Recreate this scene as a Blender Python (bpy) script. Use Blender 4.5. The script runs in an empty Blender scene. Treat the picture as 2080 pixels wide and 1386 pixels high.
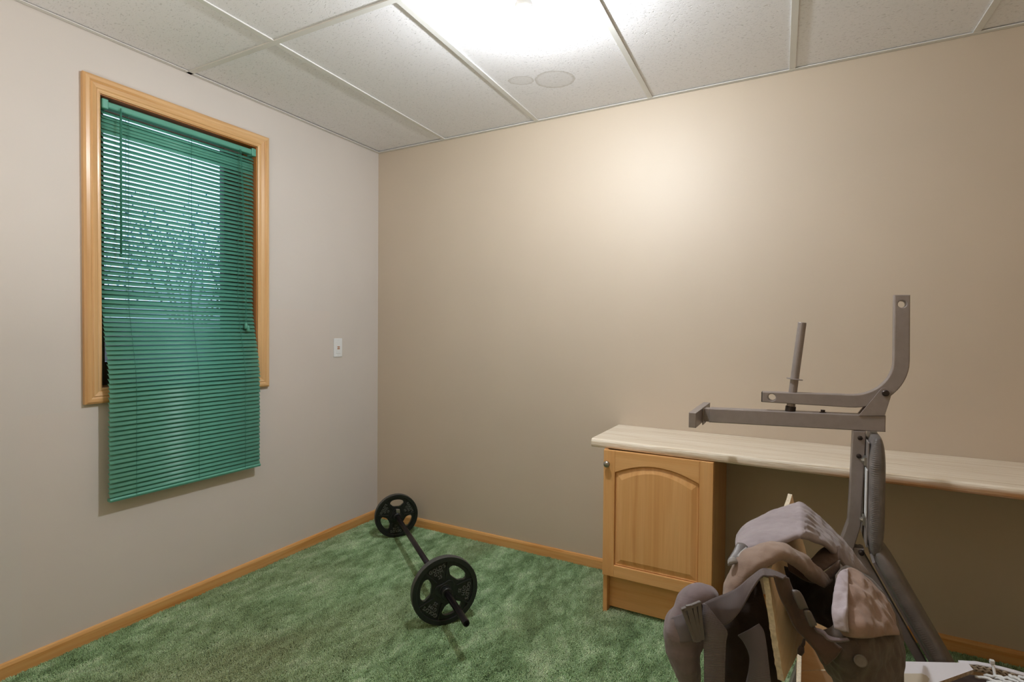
import bpy, bmesh, math, random
from mathutils import Vector, Matrix, noise

C = bpy.context.scene.collection
SC = bpy.context.scene
PI = math.pi

# ------------------------------------------------------------------ camera, world, exposure
cam = bpy.data.cameras.new('camera')
cam.sensor_width = 36.0
cam.lens = 1084.0 * 36.0 / 2080.0
cam.clip_start = 0.02
camo = bpy.data.objects.new('camera', cam)
C.objects.link(camo)
_r = Vector((0.8776603, 0.4792079, 0.0084982)); _u = Vector((-0.0171373, 0.0136571, 0.9997599)); _d = Vector((-0.4789767, 0.8775952, -0.0201986))
camo.matrix_world = Matrix(((_r.x, _u.x, -_d.x, 2.4153), (_r.y, _u.y, -_d.y, -2.6143),
                            (_r.z, _u.z, -_d.z, 1.2188), (0, 0, 0, 1)))
SC.camera = camo

world = bpy.data.worlds.new('daylight')
SC.world = world
world.use_nodes = True
wn = world.node_tree.nodes
wn['Background'].inputs[0].default_value = (0.52, 0.70, 1.0, 1)
wn['Background'].inputs[1].default_value = 2.4

# added fill light, unseen, thrown up at the ceiling from behind the camera
fl = bpy.data.lights.new('bounce_fill', 'AREA')
fl.shape = 'DISK'
fl.size = 0.7
fl.energy = 15.5
fl.color = (1.0, 0.94, 0.87)
flo = bpy.data.objects.new('bounce_fill', fl)
C.objects.link(flo)
flo.location = (1.25, -2.80, 1.15)
flo.rotation_euler = (PI, 0, 0)

SC.view_settings.view_transform = 'Standard'
SC.view_settings.look = 'None'
SC.view_settings.gamma = 1.0
SC.view_settings.use_curve_mapping = False
SC.view_settings.exposure = 0.22
BULB = 1500.0
try:
    SC.cycles.diffuse_bounces = 8
    SC.cycles.max_bounces = 14
except Exception:
    pass


# ------------------------------------------------------------------ materials
def srgb(r, g, b):
    f = lambda c: (c / 255 / 12.92) if c / 255 <= 0.04045 else ((c / 255 + 0.055) / 1.055) ** 2.4
    return (f(r), f(g), f(b), 1.0)


class NT:
    def __init__(s, name):
        s.m = bpy.data.materials.new(name)
        s.m.use_nodes = True
        s.t = s.m.node_tree
        s.b = s.t.nodes['Principled BSDF']

    def n(s, kind, **kw):
        x = s.t.nodes.new(kind)
        for k, v in kw.items():
            if k.startswith('i_'):
                x.inputs[k[2:].replace('_', ' ')].default_value = v
            else:
                setattr(x, k, v)
        return x

    def l(s, a, b):
        s.t.links.new(a, b)

    def coord(s, scale=(1, 1, 1), kind='Object', rot=(0, 0, 0)):
        c = s.n('ShaderNodeTexCoord')
        mp = s.n('ShaderNodeMapping')
        mp.inputs['Scale'].default_value = scale
        mp.inputs['Rotation'].default_value = rot
        s.l(c.outputs[kind], mp.inputs['Vector'])
        return mp.outputs['Vector']

    def noise(s, vec, scale, detail=3.0, rough=0.5, dist=0.0):
        x = s.n('ShaderNodeTexNoise')
        x.inputs['Scale'].default_value = scale
        x.inputs['Detail'].default_value = detail
        x.inputs['Roughness'].default_value = rough
        x.inputs['Distortion'].default_value = dist
        s.l(vec, x.inputs['Vector'])
        return x.outputs['Fac']

    def ramp(s, fac, stops):
        x = s.n('ShaderNodeValToRGB')
        e = x.color_ramp.elements
        while len(e) > 1:
            e.remove(e[-1])
        e[0].position = stops[0][0]
        e[0].color = stops[0][1]
        for p, c in stops[1:]:
            k = e.new(p)
            k.color = c
        s.l(fac, x.inputs['Fac'])
        return x.outputs['Color']

    def mix(s, fac, a, b, mode='MIX'):
        x = s.n('ShaderNodeMix', data_type='RGBA', blend_type=mode)
        for sock, v in ((0, fac), (6, a), (7, b)):
            if hasattr(v, 'is_linked') or isinstance(v, bpy.types.NodeSocket):
                s.l(v, x.inputs[sock])
            else:
                x.inputs[sock].default_value = v
        return x.outputs[2]

    def math(s, op, a, b=None):
        x = s.n('ShaderNodeMath', operation=op)
        for i, v in enumerate((a, b)):
            if v is None:
                continue
            if isinstance(v, bpy.types.NodeSocket):
                s.l(v, x.inputs[i])
            else:
                x.inputs[i].default_value = v
        return x.outputs[0]

    def bump(s, h, strength=0.2, dist=0.002, nrm=None):
        x = s.n('ShaderNodeBump')
        x.inputs['Strength'].default_value = strength
        x.inputs['Distance'].default_value = dist
        s.l(h, x.inputs['Height'])
        if nrm is not None:
            s.l(nrm, x.inputs['Normal'])
        s.l(x.outputs['Normal'], s.b.inputs['Normal'])
        return x.outputs['Normal']

    def base(s, c):
        if isinstance(c, bpy.types.NodeSocket):
            s.l(c, s.b.inputs['Base Color'])
        else:
            s.b.inputs['Base Color'].default_value = c

    def set(s, **kw):
        for k, v in kw.items():
            nm = k.replace('_', ' ')
            if isinstance(v, bpy.types.NodeSocket):
                s.l(v, s.b.inputs[nm])
            else:
                s.b.inputs[nm].default_value = v


def simple(name, col, rough=0.5, metal=0.0, spec=0.5, var=0.0, vscale=8.0, bump=0.0, bscale=300.0):
    t = NT(name)
    v = t.coord()
    if var:
        f = t.noise(v, vscale, 4)
        dark = tuple(c * (1 - var) for c in col[:3]) + (1,)
        lite = tuple(min(1, c * (1 + var)) for c in col[:3]) + (1,)
        t.base(t.ramp(f, [(0.3, dark), (0.7, lite)]))
    else:
        t.base(col)
    if bump:
        t.bump(t.noise(v, bscale, 3), bump, 0.001)
    t.set(Roughness=rough, Metallic=metal)
    t.b.inputs['Specular IOR Level'].default_value = spec
    return t.m


def wall_paint(name, col, rough, patches=False, spec=0.5):
    t = NT(name)
    v = t.coord()
    big = t.noise(v, 1.1, 3, 0.55)
    a = tuple(c * 0.965 for c in col[:3]) + (1,)
    b = tuple(min(1, c * 1.03) for c in col[:3]) + (1,)
    c = t.ramp(big, [(0.35, a), (0.65, b)])
    if patches:
        # touched-up paint: a faintly pinker band rolled over the older coat
        sep = t.n('ShaderNodeSeparateXYZ')
        t.l(v, sep.inputs[0])
        zz = t.math('LESS_THAN', t.math('ADD', sep.outputs[2], t.math('MULTIPLY', t.noise(v, 9, 2), 0.02)), 1.33)
        y1 = t.math('GREATER_THAN', t.math('ADD', sep.outputs[1], t.math('MULTIPLY', t.noise(v, 7, 2), 0.02)), -0.80)
        y2 = t.math('LESS_THAN', sep.outputs[1], -0.40)
        p1 = t.math('MULTIPLY', t.math('MULTIPLY', zz, y1), y2)
        z3 = t.math('LESS_THAN', sep.outputs[2], 0.90)
        y3 = t.math('LESS_THAN', sep.outputs[1], -0.80)
        y4 = t.math('GREATER_THAN', sep.outputs[1], -1.80)
        p2 = t.math('MULTIPLY', t.math('MULTIPLY', z3, y3), y4)
        f = t.math('MULTIPLY', t.math('MAXIMUM', p1, p2), 0.30)
        c = t.mix(f, c, tuple(x * y for x, y in zip(col[:3], (1.05, 0.985, 0.955))) + (1,))
    t.base(c)
    n1 = t.noise(v, 260, 3, 0.6)
    n2 = t.noise(v, 14, 3)
    t.bump(t.math('ADD', t.math('MULTIPLY', n1, 0.35), n2), 0.10, 0.004)
    t.set(Roughness=rough)
    t.b.inputs['Specular IOR Level'].default_value = spec
    return t.m


def wood(name, c1, c2, c3, axis='X', rough=0.38, scale=1.0, coat=0.0):
    """straight pine or oak grain running along the given axis"""
    t = NT(name)
    lo, hi = 1.2 * scale, 26.0 * scale
    sc = {'X': (lo, hi, hi), 'Y': (hi, lo, hi), 'Z': (hi, hi, lo)}[axis]
    v = t.coord(sc)
    g = t.noise(v, 1.0, 5, 0.55, 0.6)
    col = t.ramp(g, [(0.28, c1), (0.46, c2), (0.60, c3), (0.72, c2)])
    sc2 = {'X': (4, 240, 240), 'Y': (240, 4, 240), 'Z': (240, 240, 4)}[axis]
    f = t.noise(t.coord(sc2), 1.0, 2, 0.6)
    col = t.mix(t.math('MULTIPLY', f, 0.35), col, tuple(c * 0.62 for c in c1[:3]) + (1,))
    t.base(col)
    t.bump(f, 0.06, 0.001)
    t.set(Roughness=rough)
    if coat:
        t.set(Coat_Weight=coat, Coat_Roughness=0.15)
    return t.m


M = {}
M['wall_left'] = wall_paint('left wall paint', srgb(208, 202, 197), 0.6, True)
M['wall_back'] = wall_paint('tan eggshell paint', srgb(193, 179, 161), 0.54, False, 0.85)
M['wall_other'] = wall_paint('plain wall paint', srgb(205, 180, 148), 0.5)
M['grid'] = simple('grid metal', srgb(214, 214, 212), 0.4, 0, 0.5)
M['exterior'] = simple('exterior wall', srgb(190, 188, 185), 0.8)
PC = (srgb(184, 118, 52), srgb(216, 160, 92), srgb(226, 178, 116))
M['base_x'] = wood('pine baseboard back', *PC, 'X', 0.4)
M['base_y'] = wood('pine baseboard left', *PC, 'Y', 0.4)
WC = (srgb(202, 154, 100), srgb(218, 174, 120), srgb(228, 190, 142))
M['case_y'] = wood('pine casing horizontal', *WC, 'Y', 0.32, 0.8, 0.2)
M['case_z'] = wood('pine casing upright', *WC, 'Z', 0.32, 0.8, 0.2)
JC = (srgb(160, 96, 40), srgb(188, 122, 60), srgb(200, 136, 74))
M['jamb'] = wood('stained jamb', *JC, 'Z', 0.4)
M['jamb_y'] = wood('stained sill', *JC, 'Y', 0.4)
DC = (srgb(206, 148, 88), srgb(222, 168, 108), srgb(230, 180, 122))
M['door_z'] = wood('cabinet door upright grain', *DC, 'Z', 0.34, 0.9)
M['door_x'] = wood('cabinet door cross grain', *DC, 'X', 0.34, 0.9)
M['sash'] = simple('dark sash', srgb(96, 80, 66), 0.5)


def ceiling_mat(name, stain=False):
    t = NT(name)
    v = t.coord()
    wv = t.n('ShaderNodeTexNoise')
    wv.inputs['Scale'].default_value = 30
    t.l(v, wv.inputs['Vector'])
    sub = t.n('ShaderNodeVectorMath', operation='SUBTRACT')
    t.l(wv.outputs['Color'], sub.inputs[0])
    sub.inputs[1].default_value = (0.5, 0.5, 0.5)
    scl = t.n('ShaderNodeVectorMath', operation='SCALE')
    t.l(sub.outputs[0], scl.inputs[0])
    scl.inputs['Scale'].default_value = 0.03
    vv = t.n('ShaderNodeVectorMath', operation='ADD')
    t.l(v, vv.inputs[0])
    t.l(scl.outputs[0], vv.inputs[1])
    mp = t.n('ShaderNodeMapping')
    mp.inputs['Scale'].default_value = (85, 220, 60)
    t.l(vv.outputs[0], mp.inputs['Vector'])
    fis = t.noise(mp.outputs[0], 1.0, 2, 0.5, 0.4)          # short worm-like fissures
    fine = t.noise(v, 420, 2, 0.6)
    pit = t.ramp(fis, [(0.32, (0, 0, 0, 1)), (0.41, (1, 1, 1, 1))])
    col = srgb(233, 233, 238)
    c = t.mix(pit, tuple(x * 0.78 for x in col[:3]) + (1,), col)
    if stain:
        def ring(cx, cy, ax, ay, rot):
            mp2 = t.n('ShaderNodeMapping', vector_type='TEXTURE')
            mp2.inputs['Location'].default_value = (cx, cy, 0)
            mp2.inputs['Rotation'].default_value = (0, 0, rot)
            mp2.inputs['Scale'].default_value = (ax, ay, 1e3)
            ns = t.n('ShaderNodeTexNoise')
            ns.inputs['Scale'].default_value = 26
            t.l(v, ns.inputs['Vector'])
            s2 = t.n('ShaderNodeVectorMath', operation='SCALE')
            t.l(ns.outputs['Color'], s2.inputs[0])
            s2.inputs['Scale'].default_value = 0.016
            ad = t.n('ShaderNodeVectorMath', operation='ADD')
            t.l(v, ad.inputs[0])
            t.l(s2.outputs[0], ad.inputs[1])
            t.l(ad.outputs[0], mp2.inputs['Vector'])
            ln = t.n('ShaderNodeVectorMath', operation='LENGTH')
            mul = t.n('ShaderNodeVectorMath', operation='MULTIPLY')
            t.l(mp2.outputs[0], mul.inputs[0])
            mul.inputs[1].default_value = (1, 1, 0)
            t.l(mul.outputs[0], ln.inputs[0])
            return t.ramp(ln.outputs['Value'], [(0.0, (.30, .30, .30, 1)), (0.82, (.34, .34, .34, 1)), (0.94, (1, 1, 1, 1)),
                                                (1.0, (.7, .7, .7, 1)), (1.001, (0, 0, 0, 1))])
        # ramp stops are clamped to 1, so radii are given a little under size
        r1 = ring(1.420, -0.386, 0.092, 0.083, 0.42)
        r2 = ring(1.281, -0.448, 0.058, 0.042, 0.42)
        f = t.math('MULTIPLY', t.math('MAXIMUM', r1, r2), 0.42)
        c = t.mix(f, c, srgb(150, 142, 126))
    t.base(c)
    h = t.math('ADD', t.math('MULTIPLY', pit, 1.0), t.math('MULTIPLY', fine, 0.15))
    t.bump(h, 0.45, 0.003)
    t.set(Roughness=0.8)
    return t.m


M['tile'] = ceiling_mat('mineral fibre tile')
M['tile_stain'] = ceiling_mat('water-stained mineral fibre tile', True)


def carpet_mat(name, dark=1.0):
    t = NT(name)
    g = t.n('ShaderNodeNewGeometry')
    mp = t.n('ShaderNodeMapping')
    t.l(g.outputs['Position'], mp.inputs['Vector'])
    v = mp.outputs[0]
    a = t.noise(v, 5.5, 4, 0.6)
    mp.inputs['Rotation'].default_value = (0, 0, 0.6)
    mp.inputs['Scale'].default_value = (1.0, 0.45, 1.0)
    b = t.noise(v, 22.0, 3, 0.65)
    m = t.math('ADD', t.math('MULTIPLY', a, 0.5), t.math('MULTIPLY', b, 0.5))
    c = t.ramp(m, [(0.38, srgb(122, 152, 108)), (0.47, srgb(150, 182, 136)), (0.55, srgb(174, 204, 162)), (0.66, srgb(206, 226, 194))])
    w = t.noise(v, 1.6, 2)
    c = t.mix(t.ramp(w, [(0.45, (0, 0, 0, 1)), (0.72, (.55, .55, .55, 1))]), c, srgb(164, 166, 130))
    oi = t.n('ShaderNodeObjectInfo')
    rnd = t.ramp(oi.outputs['Random'], [(0.0, (.74, .74, .74, 1)), (1.0, (1.22, 1.22, 1.22, 1))])
    c = t.mix(1.0, c, rnd, 'MULTIPLY')
    if dark != 1.0:
        c = t.mix(1.0, c, (dark, dark, dark, 1), 'MULTIPLY')
    t.base(c)
    t.set(Roughness=0.9)
    t.b.inputs['Specular IOR Level'].default_value = 0.15
    t.b.inputs['Sheen Weight'].default_value = 0.2
    return t.m


M['carpet'] = carpet_mat('green carpet pile')
M['carpet_back'] = carpet_mat('carpet backing', 0.6)


def blind_mat():
    t = NT('green enamel slats')
    t.base(srgb(94, 168, 148))
    t.set(Roughness=0.42)
    t.b.inputs['Specular IOR Level'].default_value = 0.6
    tr = t.n('ShaderNodeBsdfTranslucent')
    tr.inputs['Color'].default_value = srgb(120, 196, 190)
    mx = t.n('ShaderNodeMixShader')
    mx.inputs[0].default_value = 0.16
    out = t.t.nodes['Material Output']
    t.l(t.b.outputs[0], mx.inputs[1])
    t.l(tr.outputs[0], mx.inputs[2])
    t.l(mx.outputs[0], out.inputs['Surface'])
    return t.m


M['blind'] = blind_mat()
M['blind_cord'] = simple('green cord', srgb(40, 110, 92), 0.7)


def laminate():
    t = NT('striped laminate')
    v = t.coord((0.8, 60, 60))
    f = t.noise(v, 2.0, 4, 0.65)
    c = t.ramp(f, [(0.3, srgb(184, 164, 136)), (0.43, srgb(216, 202, 180)), (0.55, srgb(236, 228, 214)), (0.66, srgb(204, 187, 162))])
    # the printed layer is worn to brown along the front lip, mostly to the right
    sep = t.n('ShaderNodeSeparateXYZ')
    t.l(t.coord(), sep.inputs[0])
    lip = t.ramp(t.math('ADD', sep.outputs[2], 0.72), [(0.700, (1, 1, 1, 1)), (0.724, (1, 1, 1, 1)), (0.739, (0, 0, 0, 1))])
    wx = t.ramp(t.math('MULTIPLY', t.math('ADD', sep.outputs[0], 1.61), 0.25), [(0.40, (.15, .15, .15, 1)), (0.60, (.35, .35, .35, 1)), (0.655, (.9, .9, .9, 1))])
    wn_ = t.noise(t.coord((3, 1, 40)), 2.0, 3, 0.6)
    wf = t.math('MULTIPLY', t.math('MULTIPLY', lip, wx), t.ramp(wn_, [(0.3, (.55, .55, .55, 1)), (0.6, (1, 1, 1, 1))]))
    c = t.mix(wf, c, srgb(176, 118, 62))
    t.base(c)
    t.set(Roughness=0.3)
    return t.m


M['laminate'] = laminate()
M['laminate_edge'] = simple('dark chipboard edge', srgb(60, 52, 46), 0.8)
M['nickel'] = simple('brushed nickel', srgb(170, 166, 158), 0.32, 1.0)
M['iron'] = simple('black enamelled iron', srgb(23, 26, 25), 0.36, 0.0, 0.6, 0.15, 60, 0.15, 500)
M['iron_rim'] = simple('worn iron rim', srgb(74, 74, 72), 0.5, 0.3, 0.5, 0.2, 60)
M['bar'] = simple('dark steel bar', srgb(52, 46, 50), 0.34, 0.7, 0.5, 0.1, 30)
M['bar_tip'] = simple('dark steel bar sleeve', srgb(36, 33, 36), 0.28, 0.8, 0.5, 0.1, 30)
M['letter'] = simple('raised lettering', srgb(108, 110, 106), 0.35, 0.3)
M['steel'] = simple('grey powder-coated steel', srgb(146, 137, 134), 0.42, 0.35, 0.5, 0.06, 40, 0.05, 900)
M['steel_dark'] = simple('dark steel bolt', srgb(64, 56, 53), 0.4, 0.7)
M['steel_hole'] = simple('tube end cap', srgb(58, 52, 52), 0.6)
M['zinc'] = simple('zinc hardware', srgb(176, 176, 172), 0.35, 0.9)
M['plywood'] = simple('pad backing board', srgb(120, 112, 108), 0.8)


def vinyl():
    t = NT('grey vinyl')
    v = t.coord()
    t.base(t.ramp(t.noise(v, 18, 3), [(0.3, srgb(96, 92, 91)), (0.7, srgb(124, 119, 118))]))
    t.bump(t.noise(v, 240, 3, 0.6), 0.12, 0.001)
    t.set(Roughness=0.36)
    return t.m


M['vinyl'] = vinyl()
M['label'] = simple('white paper label', srgb(214, 216, 220), 0.6)


def fabric(name, ca, cb, weave=900.0, rough=0.85, var=9.0, wr=0.25):
    t = NT(name)
    v = t.coord()
    f = t.noise(v, var, 4, 0.6)
    c = t.ramp(f, [(0.32, ca), (0.68, cb)])
    w = t.noise(t.coord((1, 1, 1)), weave, 2, 0.7)
    c = t.mix(t.math('MULTIPLY', w, 0.5), c, tuple(x * 0.55 for x in ca[:3]) + (1,))
    t.base(c)
    fold = t.noise(t.coord((1, 1, 1.6)), 34, 3, 0.55, 0.5)
    t.bump(t.math('ADD', t.math('MULTIPLY', w, 0.12), fold), wr, 0.006)
    t.set(Roughness=rough)
    t.b.inputs['Specular IOR Level'].default_value = 0.2
    t.b.inputs['Sheen Weight'].default_value = 0.15
    return t.m


M['canvas'] = fabric('taupe canvas', srgb(146, 136, 140), srgb(168, 158, 162))
M['canvas_strap'] = fabric('grey-brown canvas', srgb(110, 98, 100), srgb(134, 121, 124))
M['canvas_brown'] = fabric('brown canvas', srgb(140, 120, 108), srgb(166, 145, 132))
M['canvas_body'] = fabric('faded brown canvas', srgb(84, 75, 68), srgb(114, 103, 94), 700, 0.9, 22)
M['canvas_pocket'] = fabric('pinkish brown canvas', srgb(150, 124, 110), srgb(172, 148, 136), 900, 0.85, 14)
M['canvas_pale'] = fabric('bleached canvas hem', srgb(172, 160, 166), srgb(190, 180, 186), 900, 0.85, 14)
M['lining'] = fabric('dark brown lining', srgb(52, 40, 34), srgb(70, 55, 47))
M['canvas_dark'] = fabric('dark brown canvas', srgb(84, 66, 56), srgb(104, 84, 72))


def webbing(name, ca, cb, rib=420.0):
    t = NT(name)
    uv = t.n('ShaderNodeUVMap')
    sep = t.n('ShaderNodeSeparateXYZ')
    t.l(uv.outputs[0], sep.inputs[0])
    s = t.math('SINE', t.math('MULTIPLY', sep.outputs[0], rib))
    h = t.math('ADD', t.math('MULTIPLY', s, 0.5), 0.5)
    c = t.ramp(h, [(0.0, ca), (1.0, cb)])
    t.base(c)
    t.bump(h, 0.5, 0.0015)
    t.set(Roughness=0.6)
    t.b.inputs['Sheen Weight'].default_value = 0.15
    return t.m


M['webbing'] = webbing('ribbed grey webbing', srgb(80, 71, 75), srgb(126, 117, 124), 600.0)
M['webbing_smooth'] = webbing('smooth brown webbing', srgb(88, 76, 76), srgb(96, 84, 84), 420)
M['buckle'] = simple('dull plastic buckle', srgb(98, 92, 90), 0.45)
M['buckle_pale'] = simple('pale grey plastic clip', srgb(150, 148, 148), 0.4)
M['snap'] = simple('press stud', srgb(112, 106, 98), 0.5, 0.2)


def cardboard(name, ca, cb):
    t = NT(name)
    v = t.coord()
    f = t.noise(t.coord((3, 3, 90)), 1.0, 3, 0.6)
    t.base(t.ramp(f, [(0.3, ca), (0.7, cb)]))
    t.bump(t.noise(v, 160, 2), 0.08, 0.001)
    t.set(Roughness=0.85)
    t.b.inputs['Specular IOR Level'].default_value = 0.2
    return t.m


M['card'] = cardboard('brown cardboard', srgb(228, 198, 156), srgb(236, 212, 176))
M['card_edge'] = simple('torn pale card edge', srgb(212, 200, 178), 0.9, 0, 0.2, 0.16, 160, 0.6, 400)
M['card_white'] = simple('white coated card', srgb(226, 225, 232), 0.5)
M['card_print'] = simple('beige print on card', srgb(196, 186, 168), 0.5)
M['flute'] = simple('corrugated flute', srgb(176, 160, 138), 0.9, 0, 0.2, 0.3, 120)
M['white_plastic'] = simple('white plastic', srgb(226, 228, 228), 0.4)
M['plate_white'] = simple('white wall plate plastic', srgb(224, 228, 232), 0.35)
M['copper'] = simple('copper contact', srgb(190, 120, 66), 0.4, 0.6)
M['porcelain'] = simple('white porcelain', srgb(232, 232, 230), 0.3)
M['soil'] = simple('garden soil', srgb(58, 50, 40), 0.95, 0, 0.2, 0.3, 6)
M['leaf'] = simple('shrub leaf', srgb(96, 132, 140), 0.5, 0, 0.4, 0.3, 9)
M['soffit'] = simple('painted soffit', srgb(230, 222, 216), 0.7)


def glass_mat():
    t = NT('window glass')
    t.base((1, 1, 1, 1))
    t.set(Roughness=0.0, IOR=1.45)
    t.b.inputs['Transmission Weight'].default_value = 1.0
    return t.m


M['glass'] = glass_mat()


def glow(name, col, strength):
    t = NT(name)
    t.base((1, 1, 1, 1))
    t.b.inputs['Emission Color'].default_value = col
    t.b.inputs['Emission Strength'].default_value = strength
    return t.m


M['bulb'] = glow('lit frosted bulb', (0.94, 0.975, 1.0, 1), BULB)


# ------------------------------------------------------------------ mesh helpers (all verts in world space)
def root_loc(o):
    while o.parent is not None:
        o = o.parent
    return Vector(o.location)


def obj(name, bm, m, parent=None, smooth=False, loc=None, bevel=0.0):
    """link a bmesh whose verts are in world space as ONE object"""
    off = root_loc(parent) if parent is not None else (Vector(loc) if loc else Vector((0, 0, 0)))
    for v in bm.verts:
        v.co -= off
    bmesh.ops.recalc_face_normals(bm, faces=bm.faces)
    me = bpy.data.meshes.new(name)
    bm.to_mesh(me)
    bm.free()
    for x in (m if isinstance(m, (list, tuple)) else [m]):
        me.materials.append(x)
    if smooth:
        for p in me.polygons:
            p.use_smooth = True
    o = bpy.data.objects.new(name, me)
    C.objects.link(o)
    if parent is not None:
        o.parent = parent
    else:
        o.location = off
    if bevel:
        b = o.modifiers.new('bevel', 'BEVEL')
        b.width = bevel
        b.segments = 2
        b.limit_method = 'ANGLE'
        b.angle_limit = math.radians(40)
    return o


def thing(name, label, cat, loc, group=None):
    o = bpy.data.objects.new(name, None)
    o.empty_display_size = 0.1
    C.objects.link(o)
    o.location = loc
    o['label'] = label
    o['category'] = cat
    if group:
        o['group'] = group
    return o


def struct(o):
    o['kind'] = 'structure'
    return o


def box(bm, a, b, mi=0):
    x0, y0, z0 = a
    x1, y1, z1 = b
    vs = [bm.verts.new(p) for p in ((x0, y0, z0), (x1, y0, z0), (x1, y1, z0), (x0, y1, z0),
                                    (x0, y0, z1), (x1, y0, z1), (x1, y1, z1), (x0, y1, z1))]
    for q in ((0, 3, 2, 1), (4, 5, 6, 7), (0, 1, 5, 4), (1, 2, 6, 5), (2, 3, 7, 6), (3, 0, 4, 7)):
        f = bm.faces.new([vs[i] for i in q])
        f.material_index = mi
    return bm


def B():
    return bmesh.new()


def hexa(bm, bot, top, mi=0):
    """solid between two corresponding polygons"""
    n = len(bot)
    a = [bm.verts.new(p) for p in bot]
    b = [bm.verts.new(p) for p in top]
    for f in (bm.faces.new(a[::-1]), bm.faces.new(b)):
        f.material_index = mi
    for i in range(n):
        f = bm.faces.new((a[i], a[(i + 1) % n], b[(i + 1) % n], b[i]))
        f.material_index = mi
    return bm


def frame_of(d, up=Vector((0, 0, 1))):
    d = d.normalized()
    if abs(d.dot(up)) > 0.98:
        up = Vector((1, 0, 0))
    s = d.cross(up).normalized()
    return s, s.cross(d).normalized()


def tube(bm, pts, rad, n=14, cap=True, mi=0):
    pts = [Vector(p) for p in pts]
    rs = rad if isinstance(rad, (list, tuple)) else [rad] * len(pts)
    rings = []
    s = u = None
    for i, p in enumerate(pts):
        d = (pts[min(i + 1, len(pts) - 1)] - pts[max(i - 1, 0)])
        if d.length < 1e-9:
            d = Vector((0, 0, 1))
        if s is None:
            s, u = frame_of(d)
        else:
            d.normalize()
            s = (s - d * s.dot(d)).normalized()
            u = s.cross(d).normalized()
        rings.append([bm.verts.new(p + rs[i] * (math.cos(2 * PI * k / n) * s + math.sin(2 * PI * k / n) * u)) for k in range(n)])
    for a, b in zip(rings, rings[1:]):
        for k in range(n):
            f = bm.faces.new((a[k], a[(k + 1) % n], b[(k + 1) % n], b[k]))
            f.material_index = mi
    if cap:
        for r in (rings[0][::-1], rings[-1]):
            bm.faces.new(r).material_index = mi
    return bm


def lathe(bm, o, ax, prof, n=24, mi=0):
    """prof: list of (distance along axis, radius)"""
    o = Vector(o)
    ax = Vector(ax).normalized()
    return tube(bm, [o + ax * t for t, r in prof], [max(r, 1e-4) for t, r in prof], n, True, mi)


def lathe_f(bm, o, ax, prof, n=24, mi=0):
    """like lathe, frames stay put so steps in the profile are crisp"""
    o = Vector(o)
    ax = Vector(ax).normalized()
    s, u = frame_of(ax)
    rings = [[bm.verts.new(o + ax * t + max(r, 1e-4) * (math.cos(2 * PI * k / n) * s + math.sin(2 * PI * k / n) * u)) for k in range(n)]
             for t, r in prof]
    for a, b in zip(rings, rings[1:]):
        for k in range(n):
            bm.faces.new((a[k], a[(k + 1) % n], b[(k + 1) % n], b[k])).material_index = mi
    for r in (rings[0][::-1], rings[-1]):
        bm.faces.new(r).material_index = mi
    return bm


def shape2d(bm, loops, half, o, ux, uy, bevel=0.0, mi=0, res=1):
    """flat outline (first loop) with holes (other loops), given thickness 2*half about plane o+ux*x+uy*y"""
    cu = bpy.data.curves.new('tmp', 'CURVE')
    cu.dimensions = '2D'
    cu.fill_mode = 'BOTH'
    cu.extrude = max(half - bevel, 1e-5)
    cu.bevel_depth = bevel
    cu.bevel_resolution = res
    cu.offset = -bevel
    for lp in loops:
        sp = cu.splines.new('POLY')
        sp.points.add(len(lp) - 1)
        for p, q in zip(sp.points, lp):
            p.co = (q[0], q[1], 0, 1)
        sp.use_cyclic_u = True
    curve_to(bm, cu, o, ux, uy, mi)
    return bm


def curve_to(bm, cu, o, ux, uy, mi=0):
    t = bpy.data.objects.new('tmp', cu)
    C.objects.link(t)
    me = t.to_mesh()
    o, ux, uy = Vector(o), Vector(ux), Vector(uy)
    uz = ux.cross(uy)
    vs = [bm.verts.new(o + ux * v.co.x + uy * v.co.y + uz * v.co.z) for v in me.vertices]
    for p in me.polygons:
        try:
            bm.faces.new([vs[i] for i in p.vertices]).material_index = mi
        except ValueError:
            pass
    t.to_mesh_clear()
    bpy.data.objects.remove(t)
    bpy.data.curves.remove(cu)


def text_to(bm, body, size, half, o, ux, uy, mi=0):
    cu = bpy.data.curves.new('tmp', 'FONT')
    cu.body = body
    cu.size = size
    cu.align_x = 'CENTER'
    cu.align_y = 'CENTER'
    cu.extrude = half
    cu.resolution_u = 2
    curve_to(bm, cu, o, ux, uy, mi)


def circ(cx, cy, r, n=32, a0=0.0, a1=2 * PI, end=False):
    m = n + 1 if end else n
    return [(cx + r * math.cos(a0 + (a1 - a0) * i / n), cy + r * math.sin(a0 + (a1 - a0) * i / n)) for i in range(m)]


def catmull(p, t):
    n = len(p)
    if n == 2:
        return p[0].lerp(p[1], t)
    x = t * (n - 1)
    i = min(int(x), n - 2)
    f = x - i
    a, b, c, d = p[max(i - 1, 0)], p[i], p[i + 1], p[min(i + 2, n - 1)]
    if i == 0:
        a = b * 2 - c
    if i + 2 > n - 1:
        d = c * 2 - b
    return 0.5 * ((2 * b) + (c - a) * f + (2 * a - 5 * b + 4 * c - d) * f * f + (3 * b - a - 3 * c + d) * f ** 3)


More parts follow.
